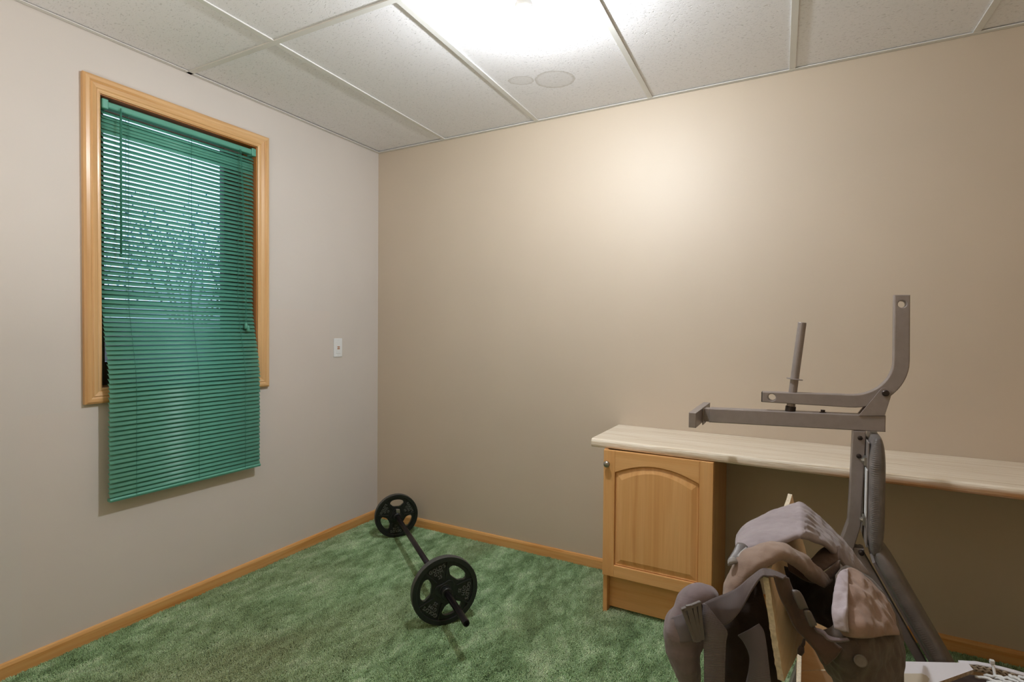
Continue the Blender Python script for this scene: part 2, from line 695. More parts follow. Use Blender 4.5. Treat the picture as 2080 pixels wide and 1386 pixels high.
def patch(name, rows, m, parent, nu=24, nv=12, thick=0.004, puff=0.0, wr=0.0, wscale=22.0, seed=0.0, away=(0, 1, 0), gather=None):
    """cloth panel through a grid of points: rows (v) of columns (u); thick = cloth, puff = padding in the middle"""
    rows = [[Vector(p) for p in r] for r in rows]
    away = Vector(away)
    P = [[catmull([catmull(r, u / nu) for r in rows], v / nv) for u in range(nu + 1)] for v in range(nv + 1)]
    N = []
    for v in range(nv + 1):
        line = []
        for u in range(nu + 1):
            du = P[v][min(u + 1, nu)] - P[v][max(u - 1, 0)]
            dv = P[min(v + 1, nv)][u] - P[max(v - 1, 0)][u]
            nn = du.cross(dv)
            if nn.length < 1e-12:
                nn = -away
            nn.normalize()
            line.append(nn)
        N.append(line)
    if N[nv // 2][nu // 2].dot(away) > 0:
        N = [[-x for x in l] for l in N]
    bm = bmesh.new()
    uvl = bm.loops.layers.uv.new('UVMap')
    F, K = [], []
    for v in range(nv + 1):
        a, b = [], []
        for u in range(nu + 1):
            fu, fv = 2 * u / nu - 1, 2 * v / nv - 1
            e = (1 - fu ** 4) * (1 - fv ** 4)
            e = math.sqrt(max(e, 0))
            h = puff * e
            p = P[v][u]
            w = 0.0
            if wr:
                q = p * wscale
                w = wr * noise.noise(Vector((q.x + seed, q.y * 0.7, q.z * 1.2))) + 0.5 * wr * noise.noise(q * 2.3 + Vector((seed, 3, 7)))
                w *= 0.35 + 0.65 * e
            if gather:
                w += gather(u / nu, v / nv)
            a.append(bm.verts.new(p + N[v][u] * (thick / 2 + h + w)))
            b.append(bm.verts.new(p - N[v][u] * (thick / 2 + h * 0.6 - w)))
        F.append(a)
        K.append(b)

    def quad(vs, uvs):
        f = bm.faces.new(vs)
        for lp, t in zip(f.loops, uvs):
            lp[uvl].uv = t
        f.smooth = True
    for v in range(nv):
        for u in range(nu):
            uv = ((v / nv, u / nu), (v / nv, (u + 1) / nu), ((v + 1) / nv, (u + 1) / nu), ((v + 1) / nv, u / nu))
            quad((F[v][u], F[v][u + 1], F[v + 1][u + 1], F[v + 1][u]), uv)
            quad((K[v][u], K[v + 1][u], K[v + 1][u + 1], K[v][u + 1]), (uv[0], uv[3], uv[2], uv[1]))
    for u in range(nu):
        quad((F[0][u], K[0][u], K[0][u + 1], F[0][u + 1]), ((0, u / nu),) * 4)
        quad((F[nv][u], F[nv][u + 1], K[nv][u + 1], K[nv][u]), ((1, u / nu),) * 4)
    for v in range(nv):
        quad((F[v][0], F[v + 1][0], K[v + 1][0], K[v][0]), ((v / nv, 0),) * 4)
        quad((F[v][nu], K[v][nu], K[v + 1][nu], F[v + 1][nu]), ((v / nv, 1),) * 4)
    return obj(name, bm, m, parent, True)


# ================================================================== SETTING
H = 2.3455
XR, YF = 3.75, -3.25            # right wall and the wall behind the camera

# floor under the pile
bm = B()
box(bm, (-0.1, YF - 0.1, -0.06), (XR + 0.1, 0.1, -0.010))
floor = struct(obj('floor', bm, M['carpet_back']))

# walls
bm = B()
box(bm, (-0.15, 0, -0.06), (XR + 0.1, 0.12, 2.6))
struct(obj('wall_back', bm, M['wall_back']))
WY0, WY1, WZ0, WZ1 = -1.552, -0.872, 0.975, 2.124          # window opening
bm = B()
for a, b in (((-0.2, YF - 0.1, -0.06), (0, WY0, 2.6)), ((-0.2, WY1, -0.06), (0, 0, 2.6)),
             ((-0.2, WY0, -0.06), (0, WY1, WZ0)), ((-0.2, WY0, WZ1), (0, WY1, 2.6))):
    box(bm, a, b)
struct(obj('wall_left', bm, M['wall_left']))
bm = B()
box(bm, (XR, YF - 0.1, -0.06), (XR + 0.12, 0.12, 2.6))
struct(obj('wall_right', bm, M['wall_other']))
bm = B()
box(bm, (-0.2, YF - 0.12, -0.06), (XR + 0.12, YF, 2.6))
struct(obj('wall_front', bm, M['wall_other']))

# baseboards: thin board with an eased top edge
HB = 0.050


def baseboard(name, axis, a, b, m):
    prof = [(0, -0.006), (0.0125, -0.006), (0.0125, HB - 0.012), (0.009, HB - 0.003), (0.004, HB), (0, HB)]
    bm = B()
    if axis == 'x':
        hexa(bm, [(a, -p, z) for p, z in prof], [(b, -p, z) for p, z in prof])
    else:
        hexa(bm, [(p, a, z) for p, z in prof], [(p, b, z) for p, z in prof])
    return struct(obj(name, bm, m))


baseboard('baseboard_back', 'x', 0.0, XR, M['base_x'])
baseboard('baseboard_left', 'y', YF, -0.0126, M['base_y'])

# ceiling: slab above, lay-in tiles and the metal grid
bm = B()
box(bm, (-0.2, YF - 0.1, 2.50), (XR + 0.1, 0.1, 2.60))
ceiling = struct(obj('ceiling', bm, M['grid']))
GX = [-0.087, 0.523, 1.136, 1.746, 2.354, 2.963, 3.573, 4.18]


def gx(i, y):
    return GX[i] - 0.033 * y


def gy(j, x):
    return (0.0, -1.208 + 0.018 * x, -2.428 + 0.018 * x, -3.648)[j]


def gp(i, j):
    x = GX[i]
    for _ in range(3):
        y = gy(j, x)
        x = gx(i, y)
    return Vector((x, y, 0))


def clampxy(p):
    return Vector((min(max(p.x, 0.0), XR), min(max(p.y, YF), 0.0), 0))


for i in range(len(GX) - 1):
    for j in range(3):
        q = [clampxy(p) for p in (gp(i, j), gp(i + 1, j), gp(i + 1, j + 1), gp(i, j + 1))]
        if (q[0] - q[1]).length < 0.05:
            continue
        c = sum(q, Vector()) / 4
        q = [c + (p - c) * 0.985 for p in q]
        bm = B()
        dz = random.Random(i * 7 + j).uniform(0.0, 0.0025)
        lo = [p + Vector((0, 0, H + 0.005 + dz)) for p in q]
        hi = [p + Vector((0, 0, H + 0.022 + dz)) for p in q]
        hexa(bm, [tuple(p) for p in lo], [tuple(p) for p in hi])
        t = obj('ceiling_tile', bm, M['tile_stain'] if (i, j) == (2, 0) else M['tile'], ceiling)
        if (i, j) == (2, 0):
            t['label'] = 'ceiling tile with two joined water-stain rings'


def bar(bm, a, b, w, z0, z1):
    a, b = Vector(a), Vector(b)
    s = (b - a).cross(Vector((0, 0, 1))).normalized() * w / 2
    hexa(bm, [(p.x, p.y, z0) for p in (a - s, b - s, b + s, a + s)], [(p.x, p.y, z1) for p in (a - s, b - s, b + s, a + s)])


for j in (1, 2):
    bm = B()
    a, b = Vector((0, gy(j, 0), 0)), Vector((XR, gy(j, XR), 0))
    bar(bm, a, b, 0.024, H - 0.001, H + 0.005)
    bar(bm, a, b, 0.003, H + 0.004, H + 0.04)
    obj('grid_bar', bm, M['grid'], ceiling, bevel=0.001)
for i in range(1, len(GX) - 1):
    for j in range(3):
        a, b = gp(i, j), gp(i, j + 1)
        a.y -= 0.012 if j else 0.0
        b.y = max(b.y + 0.012, YF)
        bm = B()
        bar(bm, a, b, 0.024, H - 0.0005, H + 0.005)
        bar(bm, a, b, 0.003, H + 0.004, H + 0.04)
        obj('grid_bar', bm, M['grid'], ceiling, bevel=0.001)
# wall angles
for k, (a, b) in enumerate((((0, -0.022, H - 0.001), (XR, -0.002, H + 0.003)), ((0.002, YF, H - 0.001), (0.022, -0.022, H + 0.003)))):
    bm = B()
    box(bm, a, b)
    struct(obj('trim_%d' % (k + 1), bm, M['grid'], bevel=0.0008))

# ------------------------------------------------------------------ window
bm = B()
box(bm, (-0.205, WY0 - 0.02, WZ0 - 0.02), (-0.165, WY0, WZ1 + 0.02))
box(bm, (-0.205, WY1, WZ0 - 0.02), (-0.165, WY1 + 0.02, WZ1 + 0.02))
box(bm, (-0.205, WY0, WZ1), (-0.165, WY1, WZ1 + 0.02))
box(bm, (-0.205, WY0, WZ0 - 0.02), (-0.165, WY1, WZ0))
win = struct(obj('window_1', bm, M['exterior']))
CW = 0.060
# mitred casing with a moulded face: (distance from the opening, proud of the wall)
cp = [(0.0, 0.0), (0.0, 0.010), (0.006, 0.013), (0.012, 0.0125), (0.016, 0.016), (0.030, 0.020), (0.034, 0.017), (0.040, 0.021),
      (0.052, 0.021), (0.057, 0.018), (CW, 0.016), (CW, 0.0)]


def casing(corner_a, corner_b, da, db, m):
    bm = B()
    a, b = [], []
    for d, h in cp:
        a.append((h, corner_a[0] + da[0] * d, corner_a[1] + da[1] * d))
        b.append((h, corner_b[0] + db[0] * d, corner_b[1] + db[1] * d))
    hexa(bm, a, b)
    return obj('casing', bm, m, win)


casing((WY0, WZ1), (WY1, WZ1), (-1, 1), (1, 1), M['case_y'])
casing((WY0, WZ0 + 0.005), (WY1, WZ0 + 0.005), (-1, -1), (1, -1), M['case_y'])
casing((WY0, WZ0 + 0.005), (WY0, WZ1), (-1, -1), (-1, 1), M['case_z'])
casing((WY1, WZ0 + 0.005), (WY1, WZ1), (1, -1), (1, 1), M['case_z'])
for nm, a, b, m in (('jamb', (-0.165, WY0 - 0.004, WZ0), (0.001, WY0 + 0.003, WZ1), M['jamb']),
                    ('jamb', (-0.165, WY1 - 0.003, WZ0), (0.001, WY1 + 0.004, WZ1), M['jamb']),
                    ('head_jamb', (-0.165, WY0, WZ1 - 0.003), (0.001, WY1, WZ1 + 0.004), M['jamb_y']),
                    ('sill', (-0.165, WY0, WZ0), (0.001, WY1, WZ0 + 0.005), M['jamb_y'])):
    bm = B()
    box(bm, a, b)
    obj(nm, bm, m, win)
# sash frame and pane
SY0, SY1, SZ0, SZ1 = WY0 + 0.06, WY1 - 0.105, WZ0 + 0.10, WZ1 - 0.025
for a, b in (((-0.14, WY0, WZ0), (-0.10, SY0, WZ1)), ((-0.14, SY1, WZ0), (-0.10, WY1, WZ1)),
             ((-0.14, SY0, WZ0), (-0.10, SY1, SZ0)), ((-0.14, SY0, SZ1), (-0.10, SY1, WZ1))):
    bm = B()
    box(bm, a, b)
    obj('sash', bm, M['sash'], win, bevel=0.003)
bm = B()
box(bm, (-0.124, SY0 - 0.004, SZ0 - 0.004), (-0.120, SY1 + 0.004, SZ1 + 0.004))
obj('pane', bm, M['glass'], win)

# outside the window: the bank of earth it looks onto, the eave above and a shrub
bm = B()
v = [(-0.22, -6, 0.9), (-0.6, -6, 1.02), (-3.5, -6, 1.14), (-9, -6, 1.2), (-9, -6, 0.5), (-0.22, -6, 0.5)]
hexa(bm, v, [(a, 9, c) for a, b, c in v])
o = obj('trim_3', bm, M['soil'])
struct(o)
bm = B()
box(bm, (-0.62, -5, 2.42), (-0.21, 4, 2.48))
struct(obj('trim_4', bm, M['soffit']))

# ------------------------------------------------------------------ venetian blind
bt = thing('venetian_blind', 'green venetian blind hanging crooked in the wooden window and past its sill', 'blind', (0.0, -1.21, 2.09))


def bx(z):
    t = min(max((1.36 - z) / 0.40, 0), 1)
    return -0.016 + 0.060 * t * t * (3 - 2 * t)


def byc(z):
    return -1.211 - 0.008 * min(max((2.09 - z) / 1.5, 0), 1)


HL = 0.3285
bm = B()
prof = [(-0.030, 2.079), (0.002, 2.079), (0.005, 2.083), (0.004, 2.100), (0.000, 2.104), (-0.030, 2.104)]
hexa(bm, [(x, -1.538, z) for x, z in prof], [(x, -0.886, z) for x, z in prof])
obj('headrail', bm, M['blind'], bt)
for y0, y1 in ((-1.545, -1.522), (-0.902, -0.879)):
    bm = B()
    box(bm, (-0.034, y0, 2.072), (0.0085, y1, 2.110))
    obj('end_bracket', bm, M['blind'], bt, bevel=0.004)
# one curved slat, then copies
WS = 0.0255
bm = B()
ns = 6
top, bot = [], []
for k in range(ns + 1):
    a = -1 + 2 * k / ns
    x = a * WS / 2
    z = 0.0022 * (1 - a * a)
    top.append((x, z + 0.0003))
    bot.append((x, z - 0.0003))
prof = top + bot[::-1]
hexa(bm, [(x, -HL, z) for x, z in prof], [(x, HL, z) for x, z in prof])
for v in bm.verts:                      # the slat is modelled around the blind's own origin
    v.co += Vector(bt.location)
slat0 = obj('slat', bm, M['blind'], bt)
for p in slat0.data.polygons:
    p.use_smooth = len(p.vertices) == 4
zs = [2.062, 2.047]
z = 2.047
while z > 0.575:
    z -= 0.0125 if len(zs) < 5 else 0.0186
    zs.append(z)
rr = random.Random(4)
for k, z in enumerate(zs):
    o = slat0 if k == 0 else slat0.copy()
    if k:
        C.objects.link(o)
        o.parent = bt
    tilt = 45 if k < 2 or k > 5 else 62
    if z < 0.96:
        tilt = 55
    slope = math.atan2(bx(z - 0.02) - bx(z), 0.02)
    o.location = Vector((bx(z), byc(z), z)) - Vector(bt.location)
    # room-side edge hangs low, so the outer faces look up at the window
    o.rotation_euler = (math.radians(rr.uniform(-0.25, 0.25)) - 0.004 * (2.06 - z), math.radians(tilt + rr.uniform(-1.6, 1.6)), 0)
bm = B()
zb = zs[-1] - 0.019
hexa(bm, [(x + bx(zb), byc(zb) - HL, z + zb) for x, z in ((-.012, -.006), (.010, -.008), (.013, .000), (.008, .006), (-.012, .005))],
     [(x + bx(zb), byc(zb) + HL, z + zb) for x, z in ((-.012, -.006), (.010, -.008), (.013, .000), (.008, .006), (-.012, .005))])
obj('bottom_rail', bm, M['blind'], bt, bevel=0.001)
for off in (-0.235, 0.02, 0.245):
    for dx in (0.0115, -0.0115):
        bm = B()
        pts = []
        z = 2.08
        while z > zb:
            pts.append((bx(z) + dx, byc(z) + off, z))
            z -= 0.05
        pts.append((bx(zb) + dx, byc(zb) + off, zb))
        tube(bm, pts, 0.0009, 6)
        obj('ladder_cord', bm, M['blind_cord'], bt)
bm = B()
tube(bm, [(0.012, -1.482, 2.09), (0.016, -1.484, 2.06), (0.018, -1.487, 1.51)], [0.002, 0.0042, 0.0042], 6)
lathe(bm, (0.018, -1.487, 1.512), (0, 0, -1), [(0, .004), (.004, .006), (.012, .005), (.014, .001)], 10)
obj('tilt_wand', bm, M['blind_cord'], bt, True)
bm = B()
for d in (-0.003, 0.003):
    tube(bm, [(0.006, -0.963 + d, 2.085), (0.012, -0.955 + d, 1.9), (0.019, -0.942 + d, 1.24)], 0.0011, 6)
cd = obj('lift_cord', bm, M['blind_cord'], bt)
bm = B()
lathe(bm, (0.019, -0.944, 1.245), (0, 0, -1), [(0, .003), (.006, .006), (.028, .009), (.030, .007)], 12)
lathe(bm, (0.021, -0.934, 1.232), (0, 0, -1), [(0, .003), (.006, .006), (.028, .009), (.030, .007)], 12)
obj('tassel', bm, M['blind'], cd, True)

# ------------------------------------------------------------------ shrub outside
rs = random.Random(11)
sh = thing('shrub', 'shrub outside the window, glimpsed between the green blind slats', 'shrub', (-2.6, 0.3, 1.3))
bm = B()
for k in range(1500):
    c = Vector((-2.6 + rs.gauss(0, .25), 0.25 + rs.gauss(0, 0.42), 1.86 + rs.gauss(0, 0.20)))
    if c.z < 1.3:
        continue
    a = Vector((rs.uniform(-1, 1), rs.uniform(-1, 1), rs.uniform(-1, 1))).normalized()
    b = a.cross(Vector((rs.uniform(-1, 1), rs.uniform(-1, 1), rs.uniform(-1, 1)))).normalized()
    L, W_ = rs.uniform(.014, .026), rs.uniform(.007, .011)
    bm.faces.new([bm.verts.new(p) for p in (c - a * L, c + b * W_ - a * L * .2, c + a * L, c - b * W_ - a * L * .2)])
fo = obj('foliage', bm, M['leaf'], sh)
fo['kind'] = 'stuff'
bm = B()
for k in range(9):
    y = 0.0 + 0.09 * k
    tube(bm, [(-2.6, 0.3 + (y - .35) * .4, 1.24), (-2.6 + rs.uniform(-.1, .1), y, 1.6), (-2.6 + rs.uniform(-.2, .2), y + rs.uniform(-.2, .2), 2.05)], [.010, .007, .003], 6)
obj('stem', bm, M['soil'], sh)

# ------------------------------------------------------------------ wall plate
pl = thing('wall_plate', 'small white wall plate with a copper-coloured socket on the left wall', 'wall plate', (0.0, -0.340, 1.106))
bm = B()
box(bm, (0.0, -0.372, 1.052), (0.005, -0.308, 1.162))
obj('plate', bm, M['plate_white'], pl, bevel=0.003)
bm = B()
box(bm, (0.004, -0.357, 1.072), (0.0075, -0.323, 1.142))
ins = obj('insert', bm, M['plate_white'], pl, bevel=0.001)
bm = B()
for a, b in ((1.1085, 1.114), (1.0985, 1.104)):
    box(bm, (0.0070, -0.349, a), (0.0086, -0.331, b))
obj('contact', bm, M['copper'], ins)
bm = B()
for z in (1.064, 1.150):
    lathe(bm, (0.005, -0.340, z), (1, 0, 0), [(0, .0032), (.001, .0030), (.0016, .0015)], 12)
sc_ = obj('screw', bm, M['plate_white'], pl)
sc_['kind'] = 'stuff'

# ------------------------------------------------------------------ bare bulb
lp = thing('ceiling_light', 'bare glowing bulb in a white ceiling socket', 'light', (1.600, -1.060, H))
bm = B()
lathe_f(bm, (1.600, -1.060, H + 0.006), (0, 0, -1), [(0, .055), (.010, .055), (.016, .046), (.020, .026), (.034, .024), (.036, .019), (.038, .016)], 28)
obj('socket', bm, M['porcelain'], lp, False, bevel=0.001)
bm = B()
lathe_f(bm, (1.600, -1.060, H), (0, 0, -1), [(0.032, .0125), (0.040, .0150), (0.050, .0200), (0.060, .0260), (0.070, .0295), (0.080, .0303), (0.0850, .0303)], 28)
obj('bulb_collar', bm, M['porcelain'], lp, True)
bm = B()
pr_ = [(0.0852, .0302), (0.094, .0295), (0.104, .0270), (0.114, .0215), (0.122, .013), (0.1265, .004)]
lathe_f(bm, (1.600, -1.060, H), (0, 0, -1), pr_, 28)
obj('bulb', bm, M['bulb'], lp, True)

# ================================================================== COUNTER AND CABINET
ct = thing('countertop', 'pale striped laminate countertop with worn front lip along the tan wall', 'countertop', (1.61, -0.2, 0.72))
ZT, TH = 0.7475, 0.036
bm = B()


def cprof(yf):
    return [(-0.001, ZT - TH), (-0.001, ZT), (yf + .018, ZT), (yf + .010, ZT - .001), (yf + .004, ZT - .004), (yf + .001, ZT - .010), (yf, ZT - .016),
            (yf, ZT - .027), (yf + .002, ZT - .033), (yf + .006, ZT - TH)]


for (xa, ya), (xb, yb) in (((1.606, -0.398), (XR - 0.002, -0.470)),):
    hexa(bm, [(xa, y, z) for y, z in cprof(ya)], [(xb, y, z) for y, z in cprof(yb)])
slab = obj('slab', bm, M['laminate'], ct)
bm = B()
box(bm, (1.604, -0.385, ZT - TH + .001), (1.6062, -0.002, ZT - 0.016))
obj('end_strip', bm, M['laminate'], ct)

cb = thing('base_cabinet', 'honey-coloured wooden base cabinet with an arched panel door under the countertop', 'cabinet', (1.89, -0.2, 0.0))
X0, X1, YD, YC = 1.668, 2.118, -0.420, -0.398
bm = B()
box(bm, (X0, YC, -0.006), (X0 + 0.018, -0.013, 0.711))
obj('side_panel', bm, M['door_z'], cb, bevel=0.001)
bm = B()
box(bm, (X1 - 0.018, YC, -0.006), (X1, -0.013, 0.711))
obj('side_panel', bm, M['door_z'], cb, bevel=0.001)
bm = B()
box(bm, (X0 + .0182, YC, 0.165), (X1 - .0182, -0.014, 0.183))
obj('bottom_panel', bm, M['door_x'], cb)
bm = B()
box(bm, (X0 + .0182, -0.03, 0.184), (X1 - .0182, -0.014, 0.710))
obj('back_panel', bm, M['door_z'], cb)
bm = B()
box(bm, (X0 + .0182, -0.365, 0.012), (X1 - .0182, -0.347, 0.1645))
obj('toe_kick', bm, M['door_x'], cb, bevel=0.001)
# door: stiles, rails (the upper one arched) and a raised panel
DX0, DX1, DZ0, DZ1 = X0 + 0.003, X1 - 0.001, 0.168, 0.709
bm = B()
box(bm, (DX0 + .01, YC - .010, DZ0 + .01), (DX1 - .01, YC - .001, DZ1 - .01))
door = obj('door', bm, M['door_z'], cb)
IX0, IX1, IZ0, IZ1, ARC = DX0 + 0.050, DX1 - 0.052, DZ0 + 0.050, 0.617, 0.043


def arch(x, x0, x1, z, rise):
    t = (x - x0) / (x1 - x0)
    s = 1 - (2 * t - 1) ** 2
    s = s ** 1.05
    return z + rise * s


YM = (YD + YC - 0.002) / 2
hf = 0.0095
for a, b in ((DX0, IX0), (IX1, DX1)):
    bm = B()
    shape2d(bm, [[(a, DZ0), (b, DZ0), (b, DZ1), (a, DZ1)]], hf, (0, YM, 0), (1, 0, 0), (0, 0, 1), 0.0018)
    obj('stile', bm, M['door_z'], door)
bm = B()
shape2d(bm, [[(IX0, DZ0), (IX1, DZ0), (IX1, IZ0), (IX0, IZ0)]], hf, (0, YM, 0), (1, 0, 0), (0, 0, 1), 0.0018)
obj('rail', bm, M['door_x'], door)
bm = B()
ap = [(IX0 + (IX1 - IX0) * k / 24, arch(IX0 + (IX1 - IX0) * k / 24, IX0, IX1, IZ1, ARC)) for k in range(25)]
shape2d(bm, [ap + [(IX1, DZ1), (IX0, DZ1)]], hf, (0, YM, 0), (1, 0, 0), (0, 0, 1), 0.0018)
obj('rail', bm, M['door_x'], door)


def panel_loop(ins):
    x0, x1 = IX0 + ins, IX1 - ins
    up = [(x1 - (x1 - x0) * k / 24, arch(x1 - (x1 - x0) * k / 24, x0, x1, IZ1 - ins, ARC)) for k in range(25)]
    return [(x0, IZ0 + ins), (x1, IZ0 + ins)] + up


bm = B()
levels = [(0.001, YC - 0.011), (0.004, YC - 0.0135), (0.005, YC - 0.0115), (0.010, YC - 0.0120), (0.030, YC - 0.0185), (0.033, YC - 0.0185)]
rings = [[bm.verts.new((x, y, z)) for x, z in panel_loop(i)] for i, y in levels]
for a, b in zip(rings, rings[1:]):
    n = len(a)
    for k in range(n):
        bm.faces.new((a[k], a[(k + 1) % n], b[(k + 1) % n], b[k]))
bm.faces.new(rings[-1])
bm.faces.new([bm.verts.new((x, YC - 0.010, z)) for x, z in panel_loop(0.001)][::-1])
obj('raised_panel', bm, M['door_z'], door)
bm = B()
lathe_f(bm, (1.690, YD + 0.002, 0.652), (0, -1, 0), [(0, .006), (.003, .0065), (.008, .006), (.012, .0095), (.016, .0140), (.020, .0140), (.024, .0115), (.0265, .006), (.027, .001)], 24)
obj('knob', bm, M['nickel'], door, True)

# ================================================================== BARBELL
C1, C2 = Vector((1.1274, -0.8200, 0.140)), Vector((0.3339, -0.2019, 0.1253))
AX = (C1 - C2).normalized()
TIP = C1 + AX * 0.286
bb = thing('barbell', 'black barbell with a plate at each end lying on the green carpet', 'barbell', (0.73, -0.51, 0))
bm = B()
tube(bm, [C2 - AX * 0.09, C1 - AX * 0.02], 0.0132, 18)
obj('bar', bm, M['bar'], bb, True, bevel=0)
bm = B()
lathe_f(bm, C1 - AX * 0.02, AX, [(0, .0135), (.300, .0135), (.304, .0125), (.306, .0118), (.306, .006), (.300, .005)], 18)
obj('sleeve', bm, M['bar_tip'], bb)


def plate(c, R, phase, weight, lab):
    s, u = frame_of(AX)
    u = Vector((0, 0, 1)) - AX * AX.z
    u.normalize()
    s = u.cross(AX).normalized()         # to the right as seen from the bar tip
    bm = B()
    k = R / 0.14

    def hole(a):
        # rounded hand slot between two spokes
        pts = []
        for t in [i / 10 for i in range(11)]:
            an = a + math.radians(-27 + 54 * t)
            e = 1 - abs(2 * t - 1) ** 6
            pts.append((0.105 * k * (1 - 0.08 * (1 - e)) * math.cos(an), 0.105 * k * (1 - 0.08 * (1 - e)) * math.sin(an)))
        for t in [i / 8 for i in range(9)]:
            an = a + math.radians(29 - 58 * t)
            e = 1 - abs(2 * t - 1) ** 6
            r = (0.064 + 0.02 * (1 - e)) * k / max(math.cos(math.radians(29 - 58 * t)), .2) * 0.93
            pts.append((r * math.cos(an), r * math.sin(an)))
        return pts
    ha = [phase + i * 2 * PI / 3 for i in range(3)]
    bore = circ(0, 0, 0.0145, 16)
    shape2d(bm, [circ(0, 0, R * 0.93, 64), bore] + [hole(a) for a in ha], 0.007, c, s, u)
    shape2d(bm, [circ(0, 0, R, 72), circ(0, 0, R * 0.855, 64)], 0.0145, c, s, u, 0.002)
    hub = []
    for i in range(48):
        a = 2 * PI * i / 48
        hub.append(((0.040 + 0.008 * math.cos(3 * (a - phase))) * k * math.cos(a), (0.040 + 0.008 * math.cos(3 * (a - phase))) * k * math.sin(a)))
    shape2d(bm, [hub, bore], 0.0125, c, s, u, 0.002)
    shape2d(bm, [circ(0, 0, 0.026, 32), bore], 0.0165, c, s, u, 0.002)
    for a in ha:                         # ribs along both sides of every slot
        for sg in (-1, 1):
            an = a + sg * math.radians(35)
            d = Vector((math.cos(an), math.sin(an)))
            nrm = Vector((-d.y, d.x))
            p0, p1 = d * 0.052 * k, d * 0.121 * k
            w = 0.0028
            shape2d(bm, [[tuple(p0 - nrm * w), tuple(p1 - nrm * w), tuple(p1 + nrm * w), tuple(p0 + nrm * w)]], 0.0125, c, s, u, 0.001)
    for f in bm.faces:                   # the worn, paler tread of the rim
        cc = f.calc_center_median() - c
        cc -= AX * cc.dot(AX)
        f.material_index = 1 if cc.length > R * 0.985 else 0
    pt = obj('weight_plate', bm, [M['iron'], M['iron_rim']], bb)
    pt['label'] = lab
    for side in (1,):
        for a in ha:
            an = a + PI / 3
            d = s * math.cos(an) + u * math.sin(an)
            tx = (s * math.sin(an) - u * math.cos(an)) * side
            # read from outside in, the top of every word towards the rim
            for body, rad, size in (("GOLD'S", 0.099, 0.0215), ('GYM', 0.081, 0.0195), (weight, 0.063, 0.0190)):
                bm = B()
                text_to(bm, body, size * k, 0.0022, c + d * rad * k + AX * side * 0.0085, tx, d)
                obj('lettering', bm, M['letter'], pt)
    return pt


plate(C1, 0.140, math.radians(50), '25', 'larger weight plate of the barbell')
plate(C2, 0.1253, math.radians(88), '10', 'smaller weight plate of the barbell')
for c in (C1 + AX * 0.030, C1 - AX * 0.030, C2 + AX * 0.030):
    bm = B()
    lathe_f(bm, c - AX * 0.012, AX, [(0, .020), (.002, .023), (.022, .023), (.024, .020)], 20)
    obj('collar', bm, M['iron'], bb, bevel=0.001)
bm = B()
q = C2 + AX * 0.034 + Vector((0.004, 0, 0.036))
s_ = AX.cross(Vector((0, 0, 1))).normalized()
hexa(bm, [tuple(q + s_ * x + Vector((0, 0, z)) - AX * .006) for x, z in ((-.011, -.013), (.011, -.010), (.012, .012), (-.010, .010))],
     [tuple(q + s_ * x + Vector((0, 0, z)) + AX * .006) for x, z in ((-.011, -.013), (.011, -.010), (.012, .012), (-.010, .010))])
obj('collar_screw', bm, M['zinc'], bb, bevel=0.003)

# ================================================================== WEIGHT BENCH (stood on end)
YB = -0.65
wb = thing('weight_bench', 'grey weight bench stood on end against the countertop, pads folded', 'weight bench', (2.6, YB, 0))
hw = 0.0235


def side(bm, loops, half=hw, y=YB, bevel=0.0025):
    return shape2d(bm, loops, half, (0, y, 0), (1, 0, 0), (0, 0, 1), bevel)


# the long square tube across the top
bm = B()
side(bm, [[(2.134, 0.906), (2.637, 0.922), (2.637, 0.9705), (2.134, 0.9540)]])
obj('top_tube', bm, M['steel'], wb)
bm = B()
shape2d(bm, [[(2.090, 0.9050), (2.113, 0.9050), (2.113, 0.9540), (2.090, 0.9540)]], 0.150, (0, -0.655, 0), (1, 0, 0), (0, 0, 1), 0.0015)
obj('cross_tube', bm, M['steel'], wb)
bm = B()
shape2d(bm, [[(2.1134, 0.897), (2.1165, 0.897), (2.1165, 0.9575), (2.1134, 0.9575)]], 0.034, (0, YB, 0), (1, 0, 0), (0, 0, 1), 0.0005)
box(bm, (2.1165, YB - hw + .002, 0.908), (2.1338, YB + hw - .002, 0.952))
obj('weld_flange', bm, M['steel'], wb)
# J-shaped square tube with a drilled hole at each end
jo = []
up_l, up_r = (2.652, 1.334), (2.690, 1.333)
cxj, czj, ro, ri = 2.548, 1.135, 0.146, 0.106
outer = [(2.299, 0.9875), (2.52, 0.9885)]
outer += [(2.545 + 0.148 * math.sin(a), 1.1365 - 0.148 * math.cos(a)) for a in [math.radians(x) for x in range(0, 91, 6)]]
outer += [(2.690, 1.333), (2.652, 1.334)]
outer += [(2.545 + 0.109 * math.sin(a), 1.1365 - 0.109 * math.cos(a)) for a in [math.radians(x) for x in range(90, -1, -6)]]
outer += [(2.52, 1.0275), (2.299, 1.0215)]
bm = B()
side(bm, [outer, circ(2.328, 1.005, 0.0115, 20), circ(2.671, 1.306, 0.0105, 20)], 0.019)
obj('curved_tube', bm, M['steel'], wb)
bm = B()
box(bm, (2.2965, YB - .0185, 0.9885), (2.299, YB + .0185, 1.0205))
obj('end_cap', bm, M['steel_hole'], wb)
